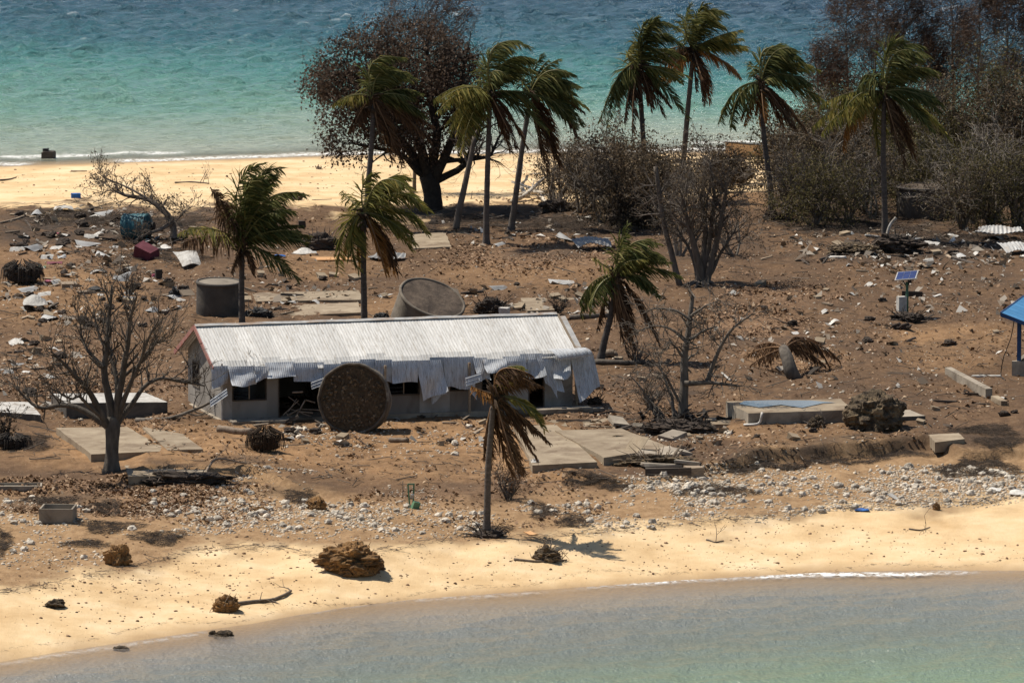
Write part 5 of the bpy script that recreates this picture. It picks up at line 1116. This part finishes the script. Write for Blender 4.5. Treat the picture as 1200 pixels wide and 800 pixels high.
# ------------------------------------------------------------------ shelter with a blue roof at the right edge
b = G(1200, 446); Y = b[1]; s = ppm(b)
A = at(1173, 366.5, Y+1.0); d1 = np.array([1.0, -.22, 0]); d1 = nrm(d1); d2 = np.array([d1[1]*-1, d1[0], 0]); sl_ = -.36
t = Thing('open_shelter', 'open shelter with a blue metal roof cut by the right edge', 'shelter', b)
nsh = 8; wsh = 6.4/nsh
for k in range(nsh):
    def fn(U, V, k=k):
        v = k*wsh+V*(wsh+.02); h = .012*(np.abs(V-.06) < .06)
        P = A[None]+d1[None]*(U*5.2)[:, None]+d2[None]*v[:, None]; P[:, 2] += sl_*U*5.2*1.0+h+.002*(k % 2); return P
    t.part(MB().grid(fn, 5, 26), 'roof_sheet', 'blue_roof')
def rp(u, v, dz=0): p = A+d1*u+d2*v; return p+np.array([0, 0, sl_*u+dz])
t.part(MB().add([rp(-.02, -.03, .02), rp(5.2, -.03, .02), rp(5.2, -.03, -.16), rp(-.02, -.03, -.16), rp(-.02, -.0, .02), rp(5.2, -.0, .02), rp(5.2, -.0, -.16), rp(-.02, -.0, -.16)], [(0, 3, 2, 1), (4, 5, 6, 7), (0, 1, 5, 4), (3, 7, 6, 2), (0, 4, 7, 3)]), 'fascia', 'blue_paint')
t.part(MB().add([rp(-.03, -.03, .03), rp(-.03, 6.5, .03), rp(-.03, 6.5, -.14), rp(-.03, -.03, -.14), rp(.01, -.03, .03), rp(.01, 6.5, .03), rp(.01, 6.5, -.14), rp(.01, -.03, -.14)], [(0, 1, 2, 3), (4, 7, 6, 5), (0, 4, 5, 1), (3, 2, 6, 7)]), 'fascia', 'blue_paint')
for (u, v) in ((.75, .5), (4.4, .5), (.75, 5.8), (4.4, 5.8)):
    p = rp(u, v, -.05); g = float(Z(p[0], p[1]))
    mb = MB().box((p[0], p[1], (p[2]+g)/2), (.17, .17, p[2]-g), rot(0, 0, -.22)); t.part(mb, 'post', 'blue_paint')
for q in range(6):
    p0, p1 = rp(.1, .3+q*1.15, -.08), rp(5.1, .3+q*1.15, -.08); t.part(MB().tube([p0, p1], .04, 4), 'purlin', 'blue_paint')
p = rp(.5, .45); gz = float(Z(p[0], p[1])); q = rp(4.6, .45)
t.part(MB().box((0, 0, .3), (4.2, .2, .7)).V and MB().box(((p+q)/2*np.array([1, 1, 0])+np.array([0, 0, gz+.3])), (4.2, .2, .7), rot(0, 0, -.216)), 'low_wall', 'concrete')
p2 = rp(.62, 3.1); t.part(MB().box((p2[0], p2[1], gz+.25), (.2, 5.2, .7), rot(0, 0, -.216)), 'low_wall', 'concrete')
C = [rp(.55, .3, -.1), rp(.45, .2, -1.0), rp(.1, .1, -1.9), G(1172, 442, .05), G(1178, 446, .03)]
t.part(MB().tube(tube_path(C, 12), .022, 5), 'hose', 'black')
# solar lamp
b = G(1063, 374); s = ppm(b); Y = b[1]; t = Thing('solar_lamp', 'solar lamp post with a tilted blue panel and a white cabinet', 'solar lamp', b)
top = at(1063, 329, Y)
t.part(MB().tube([b-np.array([0, 0, .2]), top+np.array([0, 0, -.05])], [.075, .065], 8), 'post', 'green', True)
pr = rot(R(20), R(-6), R(-14)); pc = at(1062.5, 323, Y)
t.part(MB().box(pc, (1.02, .86, .05), pr), 'panel_frame', 'tin'); fr = t.o.children[-1]
for i in range(3):
    for j in range(3):
        off = pr@np.array([(i-1)*.31, (j-1)*.265, .03]); MB().box(pc+off, (.295, .25, .012), pr).build('solar_cell', M['panel'], fr, origin=t.base)
t.part(MB().tube([top+np.array([0, 0, -.3]), pc+pr@np.array([-.3, 0, -.03])], .03, 5), 'bracket', 'black')
t.part(MB().tube([top+np.array([0, 0, -.3]), pc+pr@np.array([.3, 0, -.03])], .03, 5), 'bracket', 'black')
t.part(MB().box(at(1066, 330, Y-.1), (.16, .14, .14)), 'lamp_head', 'black')
cb = at(1056.5, 356, Y-.25); cab = MB().box(cb, (.40, .34, .70), rot(0, 0, .35)); o = t.part(cab, 'cabinet', 'white')
MB().box(cb+rot(0, 0, .35)@np.array([0, -.185, -.02]), (.34, .02, .6), rot(0, 0, .35)).build('door', M['white'], o, origin=t.base)
t.part(MB().box(cb+np.array([.02, .05, -.55]), (.12, .12, .5)), 'cabinet_leg', 'tin')
# beached boat
b = G(902, 185); s = ppm(b); L = 2.6; t = Thing('wooden_boat', 'old tan wooden boat beached on the far shore behind the thicket', 'boat', b, rotz=R(12))
def hull(inset, zoff):
    st = np.linspace(0, 1, 15); V = []
    for q in st:
        wq = .62*math.sin(min(1, (1-q)*1.35+.02)*math.pi/2)**.8*(1 if q > .08 else .92)-inset; wq = max(wq, .015); sh = .70+.28*q**2.2; kz = .05+.25*max(0, q-.75)**1.5*2
        for a, zz in ((-1, sh), (-.86, .5*sh), (-.4, kz+.03), (0, kz), (.4, kz+.03), (.86, .5*sh), (1, sh)): V.append([(q-.5)*2*L, a*wq, zz+zoff])
    F = [(i*7+j, i*7+j+1, (i+1)*7+j+1, (i+1)*7+j) for i in range(14) for j in range(6)]; F.append(tuple(range(7))); return np.array(V), F
V, F_ = hull(0, 0); V[:, 0] *= -1; t.part(MB().add(V, F_), 'hull', 'boat', True, local=True)
V2, F2 = hull(.06, .02); V2[:, 0] *= -1; t.part(MB().add(V2, F2), 'inner_hull', 'boat_in', True, local=True)
for sgn in (0, 6): t.part(MB().tube(V[sgn::7], .045, 5), 'gunwale', 'timber_dark', local=True)
for xx in (-.9, .2, 1.3): t.part(MB().box((xx, 0, .55), (.22, .95, .04)), 'thwart', 'boat_in', local=True)
# wreck awash in the far shallows
b = G(57, 188); b[2] = 0.0; t = Thing('barge_wreck', 'dark boxy wreck awash in the far shallows at the left', 'wreck', b, rotz=R(-8))
t.part(MB().box((0, 0, .1), (.72, .8, .5), jit=.04), 'hull', 'timber_dark', local=True); t.part(MB().box((.05, 0, .37), (.60, .7, .05), jit=.02), 'deck', 'timber_dark', local=True)
t.part(MB().box((-.18, .1, .45), (.3, .35, .14), jit=.02), 'hatch', 'black', local=True)
b = G(201, 158); b[2] = -.05
lump_ = MB(); lump(lump_, b, (1.0, 2.2, .22), np.random.default_rng(3), .4, False); single(lump_, 'reef_rock', 'rootball', 'dark rock just breaking the water off the far beach', 'rock', b)

# ------------------------------------------------------------------ household wreckage, each piece a thing of its own
def sheetpiece(name, label, cat, px, py, wpx, dpx, m, curl=.2, heading=0., tilt=0., lift=.08, corr=0, group=None, seed=0):
    """bent panel lying on the ground: wpx wide, dpx tall in the picture"""
    r = np.random.default_rng(seed+900); b = G(px, py); s = ppm(b); W = wpx/s*.88; D = dpx/s/.15*.48; ph = r.uniform(0, 6)
    Q = rot(tilt, 0, heading)
    def fn(U, V):
        x = (U-.5)*W*(1+.1*np.sin(V*3+ph)); y = (V-.5)*D; z = curl*W*.35*(np.cos((U-.5)*3)-.1)*np.sin(V*2.2+ph*.2)**2+.03*np.sin(U*7+V*5+ph)*W+(.02*np.sin(U*6.28*corr) if corr else 0)
        return np.stack([x, y, z-z.min()], 1)@Q.T+b+np.array([0, 0, lift+abs(math.sin(tilt))*D*.5])
    mb = MB().grid(fn, max(9, corr*4+1), 7); o = mb.build(name, M[m], None, origin=b); tag(o, label, cat, group)
    md = o.modifiers.new('thickness', 'SOLIDIFY'); md.thickness = .025; return o
def blk(name, label, cat, px, py, size, m, rz=0., rx=0., ry=0., lift=0., group=None, jit=.02):
    b = G(px, py); mb = MB().box((0, 0, size[2]*.42), size, jit=min(jit, min(size)*.3)); mb.V[0] = mb.V[0]@rot(rx, ry, rz).T+b+np.array([0, 0, lift])
    return single(mb, name, m, label, cat, b, group)
sheetpiece('loose_sheet', 'bent white panel curling up left of the first palm', 'panel', 221, 312, 30, 12, 'white', .5, .3, .35, seed=1)
sheetpiece('white_sack', 'white sack lying beside the maroon bundle', 'sack', 193, 294, 17, 6, 'white', .7, 0, .0, .15, seed=2)
sheetpiece('loose_sheet', 'white panel with a dark underside on the left ground', 'panel', 41, 362, 30, 9, 'white', .9, .1, .15, .2, seed=3)
sheetpiece('tarpaulin', 'crumpled pale tarpaulin left of the second palm', 'tarpaulin', 357, 299, 34, 7, 'white', .6, 0, 0, .05, seed=4)
sheetpiece('blue_tarp', 'small blue and white sheet at the left end of the pale tarpaulin', 'tarpaulin', 327, 301, 17, 5, 'blue', .5, 0, 0, .04, seed=5)
o = blk('plywood_board', 'flat orange plywood board by the second palm', 'board', 389, 304, (2.1, 1.2, .05), 'orange', .05)
sheetpiece('loose_sheet', 'white crumpled sheets on the left back ground near the twigs', 'panel', 76, 247, 20, 8, 'white', .5, .2, .1, seed=6)
sheetpiece('plastic_sheet', 'white plastic sheet beside the red cloth on the left', 'plastic sheet', 116, 319, 20, 4, 'white', .3, 0, 0, .03, seed=7)
sheetpiece('torn_cloth', 'flat red cloth lying on the left ground', 'cloth', 64, 309, 22, 6, 'maroon', .2, 0, 0, .02, seed=8)
sheetpiece('torn_cloth', 'pink cloth scrap on the dark litter at the left', 'cloth', 66, 275, 11, 5, 'pink', .3, .2, 0, .04, seed=9)
sheetpiece('torn_cloth', 'small pink scrap right of the dark root mop', 'cloth', 57, 330, 11, 4, 'pink', .2, 0, 0, .03, seed=10)
sheetpiece('torn_cloth', 'lime green scrap beside the dark root mop', 'cloth', 48, 314, 14, 3, 'green', .2, 0, 0, .05, seed=11)
sheetpiece('corrugated_sheet', 'grey corrugated sheet bent over dark brush right of the tall palms', 'roofing sheet', 694, 292, 46, 12, 'tin', .5, .15, .2, .1, 9, seed=12)
sheetpiece('corrugated_sheet', 'pale corrugated sheet on the dark heap at the right edge', 'roofing sheet', 1172, 281, 62, 9, 'tin', .2, 0, .1, .35, 12, seed=13)
sheetpiece('corrugated_sheet', 'crumpled grey sheet below the pale one at the right edge', 'roofing sheet', 1188, 297, 34, 12, 'tin', .4, .2, .2, .1, 7, seed=14)
sheetpiece('corrugated_sheet', 'dark sheet lying under the big dark tree right of the slab', 'roofing sheet', 455, 305, 44, 10, 'tin', .4, -.2, .1, .1, 8, seed=15)
sheetpiece('blue_sheet', 'small blue sheet on the sand at the rubble edge right', 'plastic sheet', 1010, 598, 18, 4, 'blue', .2, 0, 0, .03, seed=16)
blk('white_board', 'white board leaning in the rubble above the blue sheet', 'board', 1048, 585, (.62, .25, .04), 'white', -.7, .1, .35, .08)
sheetpiece('loose_sheet', 'white slab of foam on the rubble at the right edge', 'panel', 1192, 580, 20, 6, 'white', .5, 0, .1, .06, seed=17)
sheetpiece('loose_sheet', 'pale panel in the rubble left of the white foam', 'panel', 1165, 576, 18, 5, 'white', .3, -.3, .1, .05, seed=18)
sheetpiece('broken_board', 'purple grey board leaning on the broken slab rubble', 'board', 745, 533, 22, 11, 'slab', .1, -.4, .5, .1, seed=19)
sheetpiece('loose_sheet', 'small yellow panel on the rubble right of the lone beach palm', 'panel', 622, 626, 12, 5, 'orange', .1, .6, .1, .03, seed=20)
blk('blue_bucket_crate', 'small blue crate on the edge of the far sand at the left', 'crate', 89, 232, (.5, .4, .26), 'blue', .1)
# teal cylinder tank lying on its side
b = G(160, 279); s = ppm(b); t = Thing('teal_tank', 'teal plastic tank lying on its side under the uprooted tree', 'water tank', b); ax = nrm(np.array([1, -.35, .05])); Q = frame(ax); th = np.arange(25)*2*math.pi/24; rd = 15/s
mb = MB(); mb.grid(lambda U, V: (np.stack([np.cos(U*6.2832)*rd*np.clip(np.sin(np.clip(V, .001, .999)*math.pi), 0, .42)/.42*(1+.03*np.cos(V*44)), np.sin(U*6.2832)*rd*np.clip(np.sin(np.clip(V, .001, .999)*math.pi), 0, .42)/.42*(1+.03*np.cos(V*44)), (V-.5)*1.75], 1))@Q.T+b+np.array([0, 0, rd*.9]), 25, 30)
t.part(mb, 'shell', 'teal', True); t.part(MB().tube([b+np.array([0, 0, rd*.9])+ax*.88, b+np.array([0, 0, rd*.9])+ax*.97], .22, 12), 'cap', 'black')
blk('red_box', 'dull dark red box lying tilted beside the teal tank', 'box', 170, 303, (.95, .8, .62), 'maroon', -.5, .25, .3, .05, None, .1)
blk('cooker', 'dark red and black box standing beside the twigs left of the tank', 'box', 186, 327, (.32, .3, .5), 'timber_dark', .2)
blk('red_scrap', 'red scrap at the foot of the dark box', 'scrap', 181, 325, (.2, .14, .18), 'pink', .5)
blk('crate', 'small black crate standing between the two left palms', 'crate', 354, 268, (.36, .34, .44), 'timber_dark', .1)
blk('yellow_box', 'flattened tan carton on the left ground', 'carton', 81, 336, (.75, .6, .22), 'timber', .1, .1)
blk('mattress', 'tan mattress piece half under black plastic on the left', 'mattress', 103, 344, (.9, .9, .15), 'timber', -.2, 0, -.1)
sheetpiece('black_plastic', 'black plastic over the tan mattress piece', 'plastic sheet', 112, 342, 22, 4, 'black', .5, 0, 0, .12, seed=21)
blk('yellow_box', 'pale carton leaning against black junk left of the upright tank', 'carton', 219, 347, (.62, .6, .10), 'timber', .4, .35, 0, .1)
rootlump('junk_heap', 'heap of black junk left of the upright tank', 'debris heap', 205, 349, 16, 13, 'black', 602, 8, 'tin', sub=4, stickl=(.1, .3))
rootlump('junk_heap', 'black and white junk between the upright tank and the cement patch', 'debris heap', 303, 371, 34, 13, 'black', 603, 20, 'timber', sub=5, stickl=(.2, .7))
rootlump('junk_heap', 'dark junk at the left foot of the tilted tank', 'debris heap', 447, 377, 22, 12, 'black', 604, 12, 'timber', sub=4, stickl=(.2, .5))
blk('white_block', 'white box standing just behind the roof ridge', 'box', 591, 373, (.42, .36, .55), 'white', -.35)
def beam(name, label, cat, a, b_, w_, h_, m, lift=0.):
    A_, B_ = G(*a), G(*b_); d = B_-A_; L_ = np.linalg.norm(d[:2]); c = (A_+B_)/2+np.array([0, 0, h_*.35+lift])
    return single(MB().box(c, (L_, w_, h_), rot(0, 0, math.atan2(d[1], d[0])), jit=.015), name, m, label, cat, A_)
beam('kerb_wall', 'long low kerb wall sloping to the right below the shelter', 'kerb', (1111, 438), (1159, 466), .3, .42, 'concrete')
beam('kerb_wall', 'short end piece of the kerb below the shelter', 'kerb', (1165, 468), (1177, 475), .3, .22, 'slab')
blk('white_pipe', 'white painted strip on the ground left of the shelter wall', 'pipe', 1151, 441, (1.7, .35, .06), 'white', .12)
def pipe(label, path, rad=.06, m='white', zl=None):
    P = [G(x, y)+np.array([0, 0, (zl[i] if zl else 0)+rad]) for i, (x, y) in enumerate(path)]; return single(MB().tube(tube_path(P, 10), rad, 8), 'pipe', m, label, 'pipe', P[0], smooth=True)
pipe('bent white drain pipe at the front corner of the raised foundation', [(872, 499), (884, 499), (891, 498), (892, 498.5), (893, 498)], .055, zl=[0, 0, .02, .3, .48])
pipe('short white pipe lying left of the drooping palm foot', [(972, 303), (991, 303)], .07)
pipe('white pipe standing bent at the foot of the drooping palm', [(1039, 290), (1039.5, 289), (1043, 288), (1050, 287)], .08, zl=[.1, .6, 1.0, 1.3])
pipe('white stick lying in the rubbish left of the drooping palm', [(1014, 277), (1031, 279)], .06)
pipe('short white pipe by the fallen branch of the grey dead tree', [(846, 438), (856, 447)], .05)
pipe('long pale pole in the litter at the far left', [(12, 252), (40, 255), (66, 258)], .05, 'timber')
pipe('second pale pole crossing the litter at the far left', [(0, 262), (18, 258), (28, 254)], .05, 'timber')
blk('plank', 'dark plank leaning on the ground right of the drooping palm', 'plank', 1128, 308, (1.2, .28, .06), 'timber_dark', -.5, 0, .2, .1)
blk('plank', 'tan plank below the wreckage right of the solar lamp', 'plank', 1103, 357, (.85, .12, .05), 'timber', -.35)
blk('plank', 'tan plank left of the dark plank on the right', 'plank', 1082, 313, (.6, .3, .05), 'timber', -.8, 0, .15, .08)
blk('plank', 'pale plank lying right of the palm left of the thicket', 'plank', 898, 304, (.75, .12, .06), 'timber', .7, 0, -.1, .05)
blk('plank', 'dark board standing behind the solar lamp cabinet', 'board', 1069, 347, (1.0, .06, .26), 'timber_dark', -.2)
blk('plank', 'small tan plank right of the house end by the slab', 'plank', 672, 493, (1.5, .1, .06), 'timber', .05)
# green post with a battered box in the rubble
b = G(483, 594); Y = b[1]; t = Thing('green_post', 'leaning green post with a small box in the rubble before the house', 'post', b)
for k, (x0, y0, x1, y1_) in enumerate([(480, 592, 478, 567), (484, 592, 485, 567), (478, 567, 486, 567)]): t.part(MB().tube([at(x0, y0, Y), at(x1, y1_, Y)], .035, 5), 'bar', 'green')
t.part(MB().box(at(487, 592, Y-.2), (.28, .22, .32), rot(.2, .3, .4)), 'box', 'green'); t.part(MB().box(at(483, 581, Y-.1), (.14, .1, .16), rot(.3, .2, 0)), 'white_tag', 'white')
pipe('thin stake standing left of the green post', [(472, 584), (472, 583.5)], .02, 'timber', [0, .7])
# black and white bag right of the lone palm
b = G(630, 551); t = Thing('bag', 'black and white bag in front of the floor slab by the lone palm', 'bag', b); mb = MB(); r = np.random.default_rng(9)
lump(mb, b+np.array([.05, 0, .16]), (.42, .5, .4), r, .3, False); t.part(mb, 'body', 'black'); mb = MB(); lump(mb, b+np.array([-.12, .1, .36]), (.38, .4, .26), r, .4, False); t.part(mb, 'flap', 'white')
# open concrete trough and sunken basin at left
def openbox(label, px, py, w_, d_, h_, m, rz, name='trough'):
    b = G(px, py); t = Thing(name, label, 'trough', b, None, rz); th = .07
    for c, sz, nm in (((0, -d_/2, h_/2), (w_, th, h_), 'side'), ((0, d_/2, h_/2), (w_, th, h_), 'side'), ((-w_/2+th/2, 0, h_/2), (th, d_-th, h_-.004), 'end'), ((w_/2-th/2, 0, h_/2), (th, d_-th, h_-.004), 'end'), ((0, 0, .08), (w_-2*th, d_-th, .05), 'bottom')):
        t.part(MB().box(c, sz), nm, m, local=True)
openbox('open grey concrete trough standing tilted in the sand at left', 68, 610, 1.35, 1.4, .58, 'concrete', R(-4))
openbox('long pale basin sunk in the sand at the left edge', 22, 573, 1.9, 1.0, .2, 'concrete', R(2), 'basin')
# broken slab pieces in front of the widest floor slab
for k, (x, y, sz, rz, rx, ry, l) in enumerate([(775, 549, (1.6, 1.5, .14), .1, -.12, .05, 'long broken slab lying in front of the rubble heap'), (758, 540, (.9, 1.2, .12), -.3, .25, .1, 'tilted broken slab at the corner of the wide floor'), (779, 534, (1.0, 1.0, .12), .4, .15, -.15, 'broken slab on top of the rubble heap'), (806, 546, (1.1, 1.2, .13), -.1, -.1, .12, 'broken slab at the right of the rubble heap'), (797, 533, (.8, .8, .12), .5, .1, .2, 'small slab piece behind the rubble heap'), (724, 498, (.7, .8, .15), .4, .25, .2, 'grey slab piece lying on the floor by the dead tree'), (788, 514, (.8, .9, .12), -.7, .2, .1, 'pale slab piece under the roots of the grey dead tree'), (752, 503, (.6, .5, .12), .9, 0, .3, 'narrow pale slab piece left of the dead tree roots')]):
    blk('broken_slab', l, 'broken slab', x, y, sz, 'concrete', rz, rx, ry, .1, 'broken slab pieces', .06)
blk('timber_beam', 'dark timber edge under the broken slab heap', 'timber', 783, 556, (1.9, .14, .3), 'timber_dark', .03); blk('concrete_block', 'tan block right of the broken slab heap', 'block', 813, 557, (.7, .8, .4), 'timber', .2)
rootlump('rubble_heap', 'stones and sticks heaped round the broken slabs', 'debris heap', 770, 545, 90, 14, 'rootball', 605, 60, 'timber', .5, .8, sub=16, stickl=(.3, 1.0))
# small scraps: copies of a few pieces, individual things
def proto(fn):
    mb = MB(); fn(mb); return mb
kinds = []
for nm, lab, cat, grp, m, mk in [('timber_scrap', 'small scrap of pale timber on the bare ground', 'timber scrap', 'scattered timber scraps', 'timber', lambda mb: mb.box((0, 0, .05), (.62, .13, .06), jit=.02)),
                              ('timber_scrap', 'dark broken batten lying on the ground', 'timber scrap', 'scattered dark battens', 'timber_dark', lambda mb: mb.box((0, 0, .06), (.9, .1, .07), jit=.02)),
                              ('white_scrap', 'small white scrap of sheet on the ground', 'scrap', 'scattered white scraps', 'white', lambda mb: mb.grid(lambda U, V: np.stack([(U-.5)*.45, (V-.5)*.55, .06+.09*np.sin(U*4+V*2)], 1), 5, 5)),
                              ('tin_scrap', 'small crumpled scrap of grey tin', 'scrap', 'scattered tin scraps', 'tin', lambda mb: mb.grid(lambda U, V: np.stack([(U-.5)*.7, (V-.5)*.9, .08+.10*np.sin(U*5-V*3)], 1), 7, 5)),
                              ('broken_block', 'broken lump of concrete on the ground', 'concrete lump', 'scattered concrete lumps', 'slab', lambda mb: mb.box((0, 0, .07), (.36, .3, .2), jit=.06)),
                              ('dark_clod', 'dark clod of earth and roots on the ground', 'clod', 'scattered dark clods', 'soil', lambda mb: lump(mb, np.array([0, 0, .08]), (.5, .5, .3), np.random.default_rng(4), .6, False))]:
    mb = proto(mk); o = mb.build(nm, M[m], None, origin=np.zeros(3)); kinds.append((o, lab, cat, grp))
FIELDS = [(110, 275, 120, 32, 3.0, (3, 1, 3, 2, 1, 2)), (110, 350, 110, 40, 2.4, (3, 2, 3, 2, 2, 2)), (350, 345, 110, 26, 1.6, (2, 2, 2, 1, 3, 1)), (1060, 295, 140, 26, 3.0, (3, 2, 3, 2, 2, 2)), (600, 270, 120, 24, 1.0, (2, 2, 1, 1, 1, 2)), (1000, 370, 180, 60, .5, (1, 1, 1, 0, 2, 2)), (650, 350, 120, 20, 1.2, (2, 2, 1, 1, 2, 2)), (790, 515, 80, 20, 2.0, (2, 2, 1, 0, 3, 2)), (450, 505, 170, 20, .9, (1, 1, 1, 0, 3, 1)), (1120, 480, 70, 30, 1.0, (1, 2, 1, 0, 2, 3)), (930, 505, 100, 12, 1.0, (1, 1, 0, 0, 2, 2)), (720, 440, 50, 20, 1.4, (1, 2, 1, 0, 2, 2)), (40, 430, 50, 50, 1.4, (2, 1, 2, 1, 2, 2)), (590, 220, 400, 20, .15, (2, 2, 0, 0, 0, 1))]
FWHERE = ['on the dark litter near the teal tank', 'around the left white sheets', 'behind the long roof', 'near the drooping palm foot', 'below the leaning palms', 'on the open ground at right', 'behind the right roof end', 'among the broken slabs', 'on the ground before the house', 'below the blue roofed shelter', 'before the raised foundation', 'between house and grey dead tree', 'left of the spreading bare tree', 'on the far sand']
r = np.random.default_rng(91); used = set()
px, py = regions(430, [f[:5] for f in FIELDS], r); P = Gn(px, py)
for i in range(len(P)):
    f = min(FIELDS, key=lambda q: ((px[i]-q[0])/q[2])**2+((py[i]-q[1])/q[3])**2); wh = FWHERE[FIELDS.index(f)]; wt = np.array(f[5], float); k = int(r.choice(6, p=wt/wt.sum()))
    src, lab, cat, grp = kinds[k]
    if k in used: o = src.copy(); COL.objects.link(o)
    else: o = src; used.add(k)
    sc_ = r.uniform(.5, 1.35); o.location = P[i]; o.scale = (sc_, sc_, sc_); o.rotation_euler = (r.normal(0, .12), r.normal(0, .12), r.uniform(0, 6.28)); tag(o, lab.replace(' on the bare ground', '').replace(' lying on the ground', '').replace(' on the ground', '')+' '+wh, cat, grp+' '+wh)
